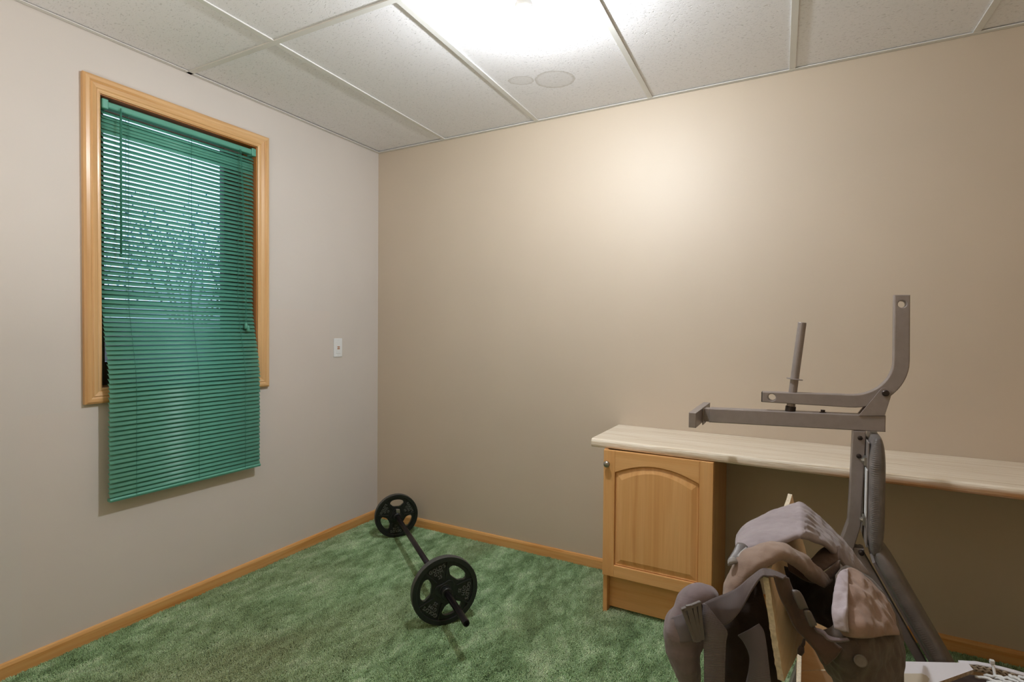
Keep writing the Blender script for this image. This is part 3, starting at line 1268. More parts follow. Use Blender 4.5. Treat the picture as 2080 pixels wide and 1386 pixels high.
# pivot brackets on both sides of the curved tube
for y in (YB - 0.0235, YB + 0.0235):
    bm = B()
    br = [(2.568, 0.966), (2.634, 0.972), (2.6475, 1.028)] + [(2.6335 + 0.0155 * math.cos(a), 1.040 + 0.0155 * math.sin(a)) for a in
          [math.radians(x) for x in range(-20, 150, 17)]]
    side(bm, [br], 0.003, y, 0.0006)
    obj('pivot_bracket', bm, M['steel'], wb)
bm = B()
lathe_f(bm, (2.634, YB - 0.036, 1.040), (0, 1, 0), [(0, .007), (.002, .0095), (.008, .0095), (.010, .006), (.062, .006), (.064, .0095), (.070, .0095)], 18)
obj('pivot_bolt', bm, M['steel_dark'], wb)
# the round weight post through the curved tube
PA, PB_ = Vector((2.3815, YB, 0.9600)), Vector((2.4115, YB, 1.252))
pd = (PB_ - PA).normalized()
bm = B()
tube(bm, [PA + pd * 0.004, PB_], 0.0126, 18)
obj('weight_post', bm, M['steel'], wb, False, bevel=0.0015)
bm = B()
lathe_f(bm, PA + pd * 0.106, pd, [(0, .0135), (.001, .024), (.0035, .024), (.0045, .0135)], 24)
obj('post_washer', bm, M['steel'], wb)
bm = B()
lathe_f(bm, PA - pd * 0.002, pd, [(0, .013), (.002, .0155), (.020, .0155), (.021, .013)], 20)
obj('post_foot', bm, M['steel_dark'], wb)
bm = B()
lathe_f(bm, (2.474, YB, 0.9645), (0, 0, 1), [(0, .011), (.002, .011), (.0022, .007), (.009, .007)], 6)
obj('stop_bolt', bm, M['steel_dark'], wb)
# upright tube, kinked lower down, running on to the floor
bm = B()
side(bm, [[(2.554, 0.9185), (2.5505, 0.760), (2.5465, 0.632), (2.515, 0.520), (2.378, 0.0), (2.418, 0.0), (2.553, 0.510), (2.580, 0.626), (2.5845, 0.760), (2.588, 0.9198)]])
obj('upright_tube', bm, M['steel'], wb)
bm = B()
box(bm, (2.5565, YB - .021, 0.9115), (2.5860, YB + .021, 0.9235))
obj('tube_plug', bm, M['steel_hole'], wb)
for x, z in ((2.573, 0.898), (2.571, 0.842)):
    bm = B()
    lathe_f(bm, (x, YB - hw - .006, z), (0, 1, 0), [(0, .003), (.0015, .0066), (.0065, .007)], 14)
    obj('frame_bolt', bm, M['steel_dark'], wb)
# sloping rail under the back pad
bm = B()
side(bm, [[(2.560, 0.5560), (2.590, 0.5560), (2.594, 0.536), (2.752, 0.247), (2.887, 0.0), (2.856, 0.0), (2.725, 0.247), (2.566, 0.530)]], 0.0185)
obj('back_rail', bm, M['steel'], wb)
bm = B()
lathe_f(bm, (2.583, YB - 0.030, 0.545), (0, 1, 0), [(0, .004), (.002, .0075), (.007, .008), (.060, .008)], 18)
obj('hinge_bolt', bm, M['steel_dark'], wb)


def pad(name, o, du, dn, length, wid, th, lab, n=72):
    """upholstered pad: o = middle of its upper end on the board side, du along it, dn out of the board"""
    o, du, dn = Vector(o), Vector(du).normalized(), Vector(dn).normalized()
    dy = du.cross(dn)
    bm = B()
    m = 40
    rows = []
    for i in range(n + 1):
        t = i / n
        # rounded ends
        e = min(t, 1 - t) * length
        rr_ = 0.095
        k = 1.0 if e > rr_ else math.sqrt(max(0.0, 1 - (1 - e / rr_) ** 2))
        kk = 0.30 + 0.70 * k
        ring = []
        for j in range(m):
            a = 2 * PI * j / m
            ca, sa = math.cos(a), math.sin(a)
            sx = math.copysign(abs(ca) ** 0.42, ca)
            sz = math.copysign(abs(sa) ** 0.62, sa)
            y = sx * wid / 2 * (0.86 + 0.14 * k)
            h = th * (0.5 + 0.5 * sz * kk)
            # gathered pleats close to the board side seam
            w = 0.0
            band = max(0.0, 1 - abs(sz + 0.42) / 0.42)
            if band > 0:
                w = 0.0032 * math.sin(t * length * 2 * PI / 0.0115 + 2.2 * math.sin(11 * t)) * band * (0.25 + 1.3 * abs(noise.noise(Vector((t * 6, 1.7, length * 9)))))
            ring.append(bm.verts.new(o + du * (t * length) + dn * h + dy * (y + math.copysign(w, sx))))
        rows.append(ring)
    for a, b in zip(rows, rows[1:]):
        for j in range(m):
            bm.faces.new((a[j], a[(j + 1) % m], b[(j + 1) % m], b[j]))
    bm.faces.new(rows[0][::-1])
    bm.faces.new(rows[-1])
    p = obj(name, bm, M['vinyl'], wb, True)
    p['label'] = lab
    return p


sp = pad('seat_pad', (2.588, YB, 0.913), (0.002, 0, -1), (1, 0, 0), 0.348, 0.215, 0.047, 'upper upright seat pad of grey vinyl', 240)
bm = B()
side(bm, [[(2.5885, 0.895), (2.5925, 0.895), (2.5925, 0.585), (2.5885, 0.585)]], 0.085, YB, 0.001)
obj('backing_board', bm, M['plywood'], sp)
bm = B()
box(bm, (2.5860, YB - 0.088, 0.675), (2.5884, YB - 0.040, 0.815))
obj('paper_label', bm, M['label'], sp)
for z in (0.835, 0.655):
    bm = B()
    box(bm, (2.5815, YB - 0.066, z - .012), (2.5884, YB - 0.0245, z + .012))
    lathe_f(bm, (2.5815, YB - 0.048, z), (-1, 0, 0), [(0, .008), (.004, .008), (.0045, .005), (.007, .005)], 8)
    obj('pad_clip', bm, M['zinc'], wb)
du2 = Vector((0.48, 0, -0.877)).normalized()
dn2 = Vector((0.877, 0, 0.48)).normalized()
bp = pad('back_pad', Vector((2.5840, YB, 0.5640)) + dn2 * 0.012, du2, dn2, 0.630, 0.225, 0.047, 'lower slanting back pad of grey vinyl', 340)
bm = B()
a = Vector((2.5840, YB, 0.5640)) + dn2 * 0.012 + du2 * 0.03
b = a + du2 * 0.58
hexa(bm, [tuple(a + Vector((0, y, 0)) + dn2 * h) for y, h in ((-.085, -.004), (.085, -.004), (.085, .004), (-.085, .004))],
     [tuple(b + Vector((0, y, 0)) + dn2 * h) for y, h in ((-.085, -.004), (.085, -.004), (.085, .004), (-.085, .004))])
obj('backing_board', bm, M['plywood'], bp)

# ================================================================== CARDBOARD BOX
bxo = thing('cardboard_box', 'tall-flapped open cardboard box in the right foreground under the taupe carrier', 'box', (2.72, -1.2, 0))
BX0, BX1, BY0, BY1, BH, T = 2.425, 3.060, -1.510, -0.775, 0.337, 0.0125


def board(name, quad, nrm, t=T, m=None, lab=None, edge=True, parent=None, mi_edge=1):
    """a cardboard panel: its face quad, thickness towards -nrm, pale raw edges"""
    nrm = Vector(nrm).normalized()
    bm = B()
    nu, nv = 10, 26
    q = [Vector(p) for p in quad]
    F, K = [], []
    for v in range(nv + 1):
        a, b = [], []
        for u in range(nu + 1):
            p = q[0].lerp(q[1], u / nu).lerp(q[3].lerp(q[2], u / nu), v / nv)
            e = 0.0
            if u in (0, nu) or v in (0, nv):
                e = 0.0016 * noise.noise(p * 90)
            p = p + Vector((e, e, e))
            a.append(bm.verts.new(p))
            b.append(bm.verts.new(p - nrm * (t * (1 + 0.10 * noise.noise(p * 60)))))
        F.append(a)
        K.append(b)
    for v in range(nv):
        for u in range(nu):
            bm.faces.new((F[v][u], F[v][u + 1], F[v + 1][u + 1], F[v + 1][u]))
            bm.faces.new((K[v][u], K[v + 1][u], K[v + 1][u + 1], K[v][u + 1]))
    for u in range(nu):
        for vs in ((F[0][u], K[0][u], K[0][u + 1], F[0][u + 1]), (F[nv][u], F[nv][u + 1], K[nv][u + 1], K[nv][u])):
            bm.faces.new(vs).material_index = mi_edge
    for v in range(nv):
        for vs in ((F[v][0], F[v + 1][0], K[v + 1][0], K[v][0]), (F[v][nu], K[v][nu], K[v + 1][nu], F[v + 1][nu])):
            bm.faces.new(vs).material_index = mi_edge
    o = obj(name, bm, m or [M['card'], M['card_edge']], parent or bxo)
    if lab:
        o['label'] = lab
    return o


board('side_wall', [(BX0, BY0, 0), (BX0, BY1, 0), (BX0, BY1, BH), (BX0, BY0, BH)], (1, 0, 0), 0.010)
board('side_wall', [(BX1, BY0, 0), (BX1, BY1, 0), (BX1, BY1, BH), (BX1, BY0, BH)], (-1, 0, 0), 0.010)
board('side_wall', [(BX0, BY1 - .01, 0), (2.815, BY1 - .01, 0), (2.815, BY1 - .01, .329), (BX0, BY1 - .01, .190)], (0, -1, 0), 0.010)
board('back_flap', [(BX0, BY1 - .004, .15), (2.625, BY1 - .004, .17), (2.615, BY1 - .012, .405), (BX0 + .01, BY1 - .012, .42)], (0, -1, 0), 0.006)
board('side_wall', [(2.815, BY1 - .01, 0), (BX1, BY1 - .01, 0), (BX1, BY1 - .01, .333), (2.815, BY1 - .01, .329)], (0, -1, 0), 0.010)
board('side_wall', [(BX0, BY0 + .01, 0), (BX1, BY0 + .01, 0), (BX1, BY0 + .01, BH), (BX0, BY0 + .01, BH)], (0, 1, 0), 0.010)
board('bottom_panel', [(BX0, BY0, 0.012), (BX1, BY0, 0.012), (BX1, BY1, 0.012), (BX0, BY1, 0.012)], (0, 0, 1), 0.010)
# the raised flap leans out to the left: this is what the carrier hangs over
board('raised_flap', [(2.3944, -1.5125, 0.5703), (2.4689, -0.8938, 0.4391), (2.3953, -0.9265, 0.7636), (2.3663, -1.5235, 0.7627)], (1, 0, -0.1), 0.0105, None, 'raised flap with a ragged pale edge')

# loose white board lying in the box mouth
ws = thing('white_board', 'loose white card board with a beige print lying across the box mouth', 'board', (2.7024, -0.9324, 0.3600))
bm = B()
wq = [(2.6091, -0.9340, 0.3600), (2.8071, -0.8319, 0.3600), (2.8116, -0.8619, 0.3600), (2.7027, -0.9905, 0.3600), (2.5566, -1.1659, 0.3600)]
hexa(bm, [(p[0], p[1], p[2] - .010) for p in wq], [tuple(p) for p in wq])
for f in bm.faces:
    f.material_index = 1 if abs(f.normal.z) < 0.5 else 0
for f in bm.faces:
    f.normal_update()
    f.material_index = 1 if abs(f.normal.z) < 0.5 else 0
obj('sheet', bm, [M['card_white'], M['flute']], ws)
bm = B()
wp = [(2.5914, -1.0045, 0.3604), (2.6919, -0.9479, 0.3604), (2.7013, -0.9514, 0.3604), (2.7051, -0.9645, 0.3604), (2.6970, -0.9902, 0.3604), (2.5692, -1.1316, 0.3604)]
hexa(bm, [tuple(p) for p in wp], [(p[0], p[1], p[2] + .0004) for p in wp])
obj('printed_panel', bm, M['card_print'], ws)

# folded corrugated flap edge along the far side of the box
bm = B()
rows = []
fa, fb, fc, fd, fe = (2.7989, -0.7850, 0.3330), (2.8367, -0.7850, 0.3420), (2.8815, -0.7850, 0.3442), (2.9317, -0.7850, 0.3420), (2.9858, -0.7850, 0.3379)
path = [Vector(p) for p in (fa, fb, fc, fd, fe)]
for lay, (dz0, dz1, dy0, dy1) in enumerate(((0, -.0028, 0, .004), (-.0045, -.0075, -.003, .003), (-.0095, -.0145, -.005, .002), (-.0165, -.0195, -.003, .003))):
    nn = 60
    A_, B_ = [], []
    for i in range(nn + 1):
        p = catmull(path, i / nn)
        wv = 0.0022 * math.sin(i * 1.35 + lay) if lay in (1, 2) else 0.0006 * noise.noise(p * 70)
        ring = [p + Vector((0, dy0 - .006, dz0 + wv)), p + Vector((0, dy1 + .006, dz0 + wv)), p + Vector((0, dy1 + .006, dz1 + wv)), p + Vector((0, dy0 - .006, dz1 + wv))]
        A_.append([bm.verts.new(x) for x in ring])
    for a, b in zip(A_, A_[1:]):
        for j in range(4):
            bm.faces.new((a[j], a[(j + 1) % 4], b[(j + 1) % 4], b[j])).material_index = 0 if lay == 0 else 1
    bm.faces.new(A_[0][::-1])
    bm.faces.new(A_[-1])
o = obj('folded_flap', bm, [M['card_white'], M['flute']], bxo)
o['label'] = 'folded flap showing white facing over corrugated layers'

# white zip tie over the far edge, and the bundle of white cable inside the box
zt = thing('cable_tie', 'white plastic cable tie hooked over the far edge of the box', 'cable tie', (2.8325, -0.9353, 0.4091))
bm = B()
tie = [Vector(p) for p in ((2.8636, -0.7970, 0.3583), (2.8660, -0.8000, 0.3490), (2.8667, -0.8060, 0.3396), (2.8667, -0.8150, 0.3292))]
for a, b in zip(tie, tie[1:]):
    tube(bm, [a, b], 0.0034, 8)
obj('strap', bm, M['white_plastic'], zt)
bm = B()
p = tie[0]
box(bm, (p.x - .0052, p.y - .005, p.z - .003), (p.x + .0052, p.y + .005, p.z + .008))
obj('head', bm, M['white_plastic'], zt, bevel=0.002)
dc = thing('shade_sheet', 'dark sheet added as the shade inside the open box under the white cables', 'shade sheet', (2.80, -1.05, 0.30))  # dark sheet added to stand in for the shade inside the box
patch('shade sheet', [
    [(2.60, -.80, .22), (2.72, -.795, .27), (2.80, -.795, .305), (2.90, -.795, .316), (3.03, -.795, .312)],
    [(2.58, -.90, .21), (2.72, -.88, .27), (2.80, -.87, .300), (2.90, -.87, .306), (3.03, -.88, .300)],
    [(2.57, -1.05, .20), (2.70, -1.03, .26), (2.80, -1.00, .290), (2.90, -1.00, .296), (3.03, -1.02, .285)],
    [(2.60, -1.30, .18), (2.72, -1.30, .24), (2.82, -1.30, .26), (2.92, -1.30, .27), (3.03, -1.30, .25)],
    [(2.62, -1.47, .16), (2.72, -1.47, .20), (2.82, -1.47, .22), (2.92, -1.47, .23), (3.03, -1.47, .20)],
], M['lining'], dc, 36, 40, 0.006, 0.0, 0.008, 26, 4.0, (0, 0, -1))
wc = thing('cable_bundle', 'tangle of white cable ends inside the open cardboard box', 'cables', (2.8422, -1.0098, 0.4083))
rc = random.Random(5)
cab = [(((2.8196, -0.8450, 0.3364)), ((2.8606, -0.8700, 0.3489)), ((2.8939, -0.9000, 0.3579))), (((2.8416, -0.8300, 0.3361)), ((2.8748, -0.8500, 0.3532)), ((2.9126, -0.8800, 0.3644))),
       (((2.8405, -0.8600, 0.3365)), ((2.8694, -0.8900, 0.3560)), ((2.8971, -0.9200, 0.3673))), (((2.8841, -0.8500, 0.3612)), ((2.8990, -0.8700, 0.3664)), ((2.9157, -0.9000, 0.3724))),
       (((2.8604, -0.8400, 0.3428)), ((2.8767, -0.8650, 0.3513)), ((2.8982, -0.9000, 0.3642))), (((2.9025, -0.8500, 0.3647)), ((2.9138, -0.8750, 0.3741)), ((2.9299, -0.9100, 0.3901))),
       (((2.8414, -0.8800, 0.3409)), ((2.8713, -0.9000, 0.3577)), ((2.9157, -0.9300, 0.3808)))]
for pts in cab:
    bm = B()
    v = [Vector(p) for p in pts]
    tube(bm, [catmull(v, i / 14) + Vector((0, 0, .002 * math.sin(i * .9 + rc.random() * 6))) for i in range(15)], 0.0038, 10)
    obj('cable', bm, M['white_plastic'], wc, True)

# ================================================================== CARRIER over the flap
ca = thing('fabric_carrier', 'taupe canvas carrier pack with webbing straps draped over the cardboard flap', 'carrier pack', (2.37, -1.25, 0.76))


def pleat(u, v):
    # gathers on both sides of the ridge seam
    d = abs(u - 0.56)
    return 0.0017 * math.sin(v * 40 + 4 * u) * math.exp(-(d / 0.10) ** 2) * (1.3 if u > .56 else .5)


patch('waist_belt', [
    [(2.2849, -1.2495, 0.7327), (2.3055, -1.2037, 0.7502), (2.3561, -1.1358, 0.7689), (2.4030, -1.0701, 0.7765), (2.4208, -1.0604, 0.7767), (2.4617, -1.0276, 0.7357), (2.5178, -0.9758, 0.6672), (2.5794, -0.9215, 0.5761)],
    [(2.2926, -1.3476, 0.7475), (2.3217, -1.3028, 0.7623), (2.3662, -1.2497, 0.7760), (2.4077, -1.2087, 0.7821), (2.4219, -1.1964, 0.7809), (2.4546, -1.1452, 0.7447), (2.4943, -1.0904, 0.7001), (2.5483, -1.0286, 0.6195)],
    [(2.3038, -1.4322, 0.7633), (2.3362, -1.4086, 0.7727), (2.3762, -1.3810, 0.7793), (2.4091, -1.3401, 0.7842), (2.4219, -1.3274, 0.7835), (2.4421, -1.2770, 0.7627), (2.4703, -1.2280, 0.7369), (2.5098, -1.1510, 0.6733)],
], M['canvas'], ca, 110, 44, 0.006, 0.008, 0.0036, 30, 1.0, (0, 0.6, -1), pleat)
patch('belt_tab', [
    [(2.3019, -1.4158, 0.7776), (2.3133, -1.4153, 0.7777), (2.3210, -1.4169, 0.7736)],
    [(2.2949, -1.4371, 0.7632), (2.3067, -1.4421, 0.7614), (2.3143, -1.4437, 0.7576)],
    [(2.2874, -1.4528, 0.7532), (2.2993, -1.4578, 0.7476), (2.3051, -1.4604, 0.7458)],
], M['buckle'], ca, 10, 10, 0.006, 0.002, 0, 20, 0, (0, 1, 0))
patch('belt_clip', [
    [(2.2910, -1.4848, 0.7650), (2.2977, -1.4809, 0.7709), (2.3046, -1.4772, 0.7681)],
    [(2.2934, -1.4893, 0.7565), (2.3016, -1.4904, 0.7626), (2.3079, -1.4813, 0.7605)],
], M['buckle_pale'], ca, 10, 8, 0.006, 0.003, 0, 20, 0)
patch('belt_clip', [
    [(2.3061, -1.4650, 0.7678), (2.3128, -1.4498, 0.7736), (2.3205, -1.4341, 0.7786)],
    [(2.3124, -1.4730, 0.7672), (2.3182, -1.4583, 0.7719), (2.3259, -1.4426, 0.7767)],
], M['buckle_pale'], ca, 10, 8, 0.005, 0.002, 0, 20, 0)
patch('shoulder_pad', [
    [(2.2855, -1.4897, 0.6809), (2.2955, -1.4717, 0.7322), (2.3147, -1.4490, 0.7637), (2.3464, -1.4256, 0.7809), (2.3815, -1.4064, 0.7832), (2.4125, -1.3503, 0.7530), (2.4427, -1.3006, 0.7143), (2.4796, -1.2585, 0.6756)],
    [(2.2914, -1.5091, 0.6882), (2.3052, -1.4948, 0.7320), (2.3246, -1.4779, 0.7609), (2.3532, -1.4618, 0.7805), (2.3844, -1.4390, 0.7836), (2.4128, -1.3844, 0.7534), (2.4403, -1.3360, 0.7160), (2.4726, -1.2964, 0.6811)],
    [(2.2993, -1.5161, 0.6895), (2.3168, -1.5115, 0.7225), (2.3363, -1.5003, 0.7501), (2.3600, -1.4868, 0.7712), (2.3869, -1.4606, 0.7785), (2.4104, -1.4085, 0.7491), (2.4356, -1.3614, 0.7128), (2.4640, -1.3351, 0.6890)],
], M['canvas_brown'], ca, 66, 30, 0.006, 0.010, 0.0055, 32, 4.0, (0, 0.6, -1))
patch('lining_panel', [
    [(2.3433, -1.3552, 0.6963), (2.3844, -1.3098, 0.7071), (2.4325, -1.2501, 0.6723), (2.4982, -1.1688, 0.6661)],
    [(2.3678, -1.3649, 0.6827), (2.3947, -1.3053, 0.6586), (2.4431, -1.2455, 0.6226), (2.4989, -1.1695, 0.6204)],
    [(2.3927, -1.3858, 0.6718), (2.4096, -1.3205, 0.6312), (2.4486, -1.2434, 0.5839), (2.5015, -1.1919, 0.5738)],
    [(2.4076, -1.4121, 0.6602), (2.4238, -1.3472, 0.6239), (2.4531, -1.2638, 0.5793), (2.5009, -1.2159, 0.5379)],
], M['lining'], ca, 20, 20, 0.004, 0, 0.008, 24, 8.0)
patch('lining_flap', [
    [(2.4252, -1.2876, 0.7010), (2.4418, -1.2328, 0.7080), (2.4665, -1.1736, 0.7156), (2.4989, -1.1558, 0.7193)],
    [(2.4365, -1.2929, 0.7012), (2.4550, -1.2485, 0.7045), (2.4774, -1.2019, 0.7109), (2.4962, -1.1916, 0.7133)],
    [(2.4504, -1.2967, 0.6984), (2.4650, -1.2659, 0.6992), (2.4801, -1.2348, 0.7015), (2.4951, -1.2152, 0.7061)],
], M['canvas_dark'], ca, 18, 14, 0.004, 0.002, 0.003, 30, 2.0)
patch('lining_fold', [
    [(2.3944, -1.3492, 0.7351), (2.4268, -1.3320, 0.7145), (2.4578, -1.2927, 0.6996), (2.4944, -1.2268, 0.7126)],
    [(2.3986, -1.3587, 0.7187), (2.4316, -1.3412, 0.6963), (2.4651, -1.3004, 0.6852), (2.4932, -1.2393, 0.6950)],
], M['canvas_dark'], ca, 22, 10, 0.004, 0.004, 0.004, 30, 6.0)
# the hanging pouch on the right of the flap
patch('pouch', [
    [(2.4851, -1.3229, 0.7158), (2.5030, -1.2563, 0.7126), (2.5324, -1.2066, 0.6888), (2.5669, -1.1771, 0.6559), (2.5969, -1.1619, 0.6097), (2.6155, -1.1642, 0.5601)],
    [(2.4792, -1.4066, 0.6881), (2.5016, -1.3714, 0.6927), (2.5306, -1.3219, 0.6731), (2.5660, -1.2693, 0.6356), (2.5956, -1.2199, 0.5927), (2.6174, -1.1863, 0.5453)],
    [(2.4739, -1.4442, 0.6661), (2.4961, -1.4434, 0.6672), (2.5267, -1.4043, 0.6517), (2.5612, -1.3405, 0.6229), (2.5910, -1.2795, 0.5875), (2.6180, -1.2090, 0.5335)],
    [(2.4407, -1.4290, 0.6282), (2.4783, -1.4653, 0.6351), (2.5156, -1.4507, 0.6302), (2.5523, -1.3914, 0.6040), (2.5852, -1.3174, 0.5632), (2.6159, -1.2222, 0.5100)],
    [(2.4538, -1.4002, 0.5779), (2.4852, -1.4511, 0.5923), (2.5164, -1.4513, 0.5857), (2.5518, -1.4041, 0.5606), (2.5844, -1.3302, 0.5224), (2.6111, -1.2369, 0.4745)],
    [(2.4781, -1.3655, 0.5202), (2.4956, -1.4238, 0.5404), (2.5186, -1.4342, 0.5336), (2.5539, -1.3927, 0.5108), (2.5841, -1.3201, 0.4714), (2.6048, -1.2527, 0.4356)],
    [(2.4933, -1.3356, 0.4648), (2.5073, -1.3849, 0.4701), (2.5268, -1.3972, 0.4609), (2.5563, -1.3589, 0.4367), (2.5820, -1.3000, 0.4071), (2.5983, -1.2573, 0.3901)],
], M['canvas_body'], ca, 60, 80, 0.005, 0, 0.008, 24, 9.0)
patch('pouch_pocket', [
    [(2.4880, -1.3326, 0.7224), (2.5126, -1.2737, 0.7162), (2.5448, -1.2342, 0.6830), (2.5762, -1.2123, 0.6423), (2.5979, -1.2071, 0.6001)],
    [(2.4761, -1.4135, 0.7078), (2.5024, -1.3934, 0.7094), (2.5332, -1.3487, 0.6856), (2.5654, -1.3034, 0.6513), (2.5946, -1.2544, 0.6049)],
    [(2.4745, -1.4606, 0.6816), (2.4958, -1.4658, 0.6918), (2.5239, -1.4392, 0.6848), (2.5576, -1.3759, 0.6559), (2.5936, -1.2891, 0.6063)],
    [(2.4903, -1.4638, 0.6618), (2.5028, -1.4717, 0.6648), (2.5244, -1.4566, 0.6615), (2.5567, -1.3938, 0.6435), (2.5928, -1.2952, 0.6061)],
], M['canvas_pocket'], ca, 60, 60, 0.006, 0.004, 0.012, 20, 3.0)
patch('pocket_hem', [
    [(2.4865, -1.3448, 0.7259), (2.4953, -1.3240, 0.7268), (2.5053, -1.3026, 0.7238)],
    [(2.4765, -1.4188, 0.7169), (2.4881, -1.4123, 0.7218), (2.5001, -1.4012, 0.7219)],
    [(2.4708, -1.4679, 0.6998), (2.4824, -1.4683, 0.7040), (2.4944, -1.4707, 0.7092)],
    [(2.4759, -1.4838, 0.6786), (2.4848, -1.4880, 0.6796), (2.4943, -1.4930, 0.6830)],
], M['canvas_pale'], ca, 12, 40, 0.007, 0.003, 0.006, 40, 5.0)
bm = B()
lathe_f(bm, (2.5165, -1.4697, 0.6243), (-0.05, -1, 0.35), [(-.004, .0104), (0, .0108), (.0025, .0105), (.0035, .0090), (.0028, .0080), (.0034, .004)], 26)
o = obj('press_stud', bm, M['snap'], ca, True)
# webbing over the top of the flap and down inside it
patch('top_strap', [
    [(2.2589, -1.5832, 0.7142), (2.2773, -1.5616, 0.7204), (2.3105, -1.5374, 0.7349), (2.3366, -1.5170, 0.7561), (2.3526, -1.5057, 0.7684), (2.3632, -1.4999, 0.7694), (2.3782, -1.4963, 0.7667), (2.3957, -1.4961, 0.7612)],
    [(2.2663, -1.5852, 0.6996), (2.2880, -1.5677, 0.6999), (2.3163, -1.5495, 0.7183), (2.3381, -1.5346, 0.7496), (2.3538, -1.5245, 0.7686), (2.3642, -1.5187, 0.7705), (2.3790, -1.5164, 0.7711), (2.3928, -1.5146, 0.7662)],
    [(2.2763, -1.5803, 0.6760), (2.2986, -1.5680, 0.6781), (2.3205, -1.5555, 0.7019), (2.3390, -1.5445, 0.7412), (2.3547, -1.5388, 0.7681), (2.3650, -1.5331, 0.7700), (2.3787, -1.5302, 0.7711), (2.3899, -1.5275, 0.7681)],
], M['webbing_smooth'], ca, 50, 10, 0.003, 0, 0.0015, 30, 2.0)
patch('inner_strap', [
    [(2.3763, -1.5314, 0.7729), (2.3856, -1.5185, 0.7698), (2.3974, -1.5008, 0.7626)],
    [(2.3854, -1.5194, 0.7334), (2.3948, -1.5085, 0.7375), (2.4059, -1.4911, 0.7345)],
    [(2.3986, -1.5073, 0.7010), (2.4081, -1.4963, 0.7039), (2.4193, -1.4844, 0.7079)],
    [(2.4111, -1.5011, 0.6719), (2.4230, -1.4888, 0.6775), (2.4351, -1.4764, 0.6823)],
    [(2.4291, -1.4918, 0.6492), (2.4396, -1.4803, 0.6538), (2.4493, -1.4692, 0.6584)],
    [(2.4478, -1.4878, 0.6268), (2.4620, -1.4798, 0.6397), (2.4714, -1.4744, 0.6507)],
    [(2.4610, -1.4811, 0.6051), (2.4779, -1.4771, 0.6247), (2.4872, -1.4717, 0.6411)],
], M['canvas_dark'], ca, 10, 44, 0.006, 0.004, 0.003, 36, 7.0)
patch('strap_clip', [
    [(2.4045, -1.5167, 0.7461), (2.4092, -1.5141, 0.7479), (2.4140, -1.5093, 0.7416)],
    [(2.4087, -1.5181, 0.7332), (2.4158, -1.5142, 0.7351), (2.4222, -1.5074, 0.7300)],
    [(2.4177, -1.5136, 0.7135), (2.4240, -1.5101, 0.7153), (2.4304, -1.5033, 0.7130)],
], M['buckle'], ca, 10, 16, 0.006, 0.003, 0, 20, 0)
patch('strap_clip', [
    [(2.4241, -1.5102, 0.7118), (2.4280, -1.5080, 0.7136), (2.4320, -1.5025, 0.7094)],
    [(2.4291, -1.5078, 0.6956), (2.4338, -1.5052, 0.6984), (2.4386, -1.4992, 0.6941)],
    [(2.4356, -1.5046, 0.6813), (2.4403, -1.5020, 0.6840), (2.4436, -1.4968, 0.6824)],
], M['buckle'], ca, 10, 16, 0.006, 0.003, 0, 20, 0)
patch('pouch_rim', [
    [(2.4423, -1.4897, 0.6740), (2.4534, -1.4872, 0.6713), (2.4628, -1.4890, 0.6648), (2.4783, -1.4874, 0.6630), (2.4949, -1.4873, 0.6686)],
    [(2.4469, -1.4952, 0.6707), (2.4564, -1.4947, 0.6668), (2.4657, -1.4966, 0.6613), (2.4811, -1.4939, 0.6608), (2.4978, -1.4904, 0.6665)],
], M['canvas_strap'], ca, 30, 8, 0.004, 0.0008, 0.003, 40, 2.0)
bm = B()
za = Vector((2.4265, -1.5100, 0.6596))
tube(bm, [za, Vector((2.4251, -1.5144, 0.6524)), Vector((2.4228, -1.5181, 0.6481))], [.002, .003, .003], 8)
tube(bm, [Vector((2.4228, -1.5181, 0.6481)), Vector((2.4213, -1.5190, 0.6410)), Vector((2.4191, -1.5204, 0.6338))], [.004, .006, .0045], 8)
obj('zip_pull', bm, M['lining'], ca, True)
# the padded shoulder strap hanging on the left
patch('hanging_pad', [
    [(2.2735, -1.4962, 0.6837), (2.2620, -1.5020, 0.7012), (2.2464, -1.5104, 0.7088), (2.2327, -1.5235, 0.7092), (2.2194, -1.5368, 0.6988), (2.2055, -1.5506, 0.6752), (2.1967, -1.5614, 0.6585), (2.1937, -1.5635, 0.6393), (2.1949, -1.5633, 0.6201), (2.2012, -1.5551, 0.5806), (2.2143, -1.5430, 0.5467), (2.2197, -1.5350, 0.5202), (2.2220, -1.5289, 0.4798)],
    [(2.2751, -1.5292, 0.6950), (2.2663, -1.5450, 0.7103), (2.2547, -1.5570, 0.7155), (2.2441, -1.5685, 0.7142), (2.2370, -1.5783, 0.7055), (2.2301, -1.5881, 0.6913), (2.2264, -1.5960, 0.6792), (2.2251, -1.5971, 0.6627), (2.2270, -1.5965, 0.6444), (2.2298, -1.5900, 0.6120), (2.2333, -1.5775, 0.5780), (2.2353, -1.5658, 0.5435), (2.2367, -1.5547, 0.5008)],
    [(2.2699, -1.5096, 0.6790), (2.2636, -1.5243, 0.6860), (2.2568, -1.5393, 0.6891), (2.2519, -1.5422, 0.6815), (2.2496, -1.5493, 0.6746), (2.2497, -1.5551, 0.6678), (2.2516, -1.5543, 0.6566), (2.2542, -1.5532, 0.6444), (2.2561, -1.5524, 0.6303), (2.2443, -1.5484, 0.5940), (2.2396, -1.5401, 0.5687), (2.2394, -1.5299, 0.5237), (2.2409, -1.5186, 0.4800)],
], M['canvas_strap'], ca, 90, 30, 0.006, 0.014, 0.006, 24, 11.0)
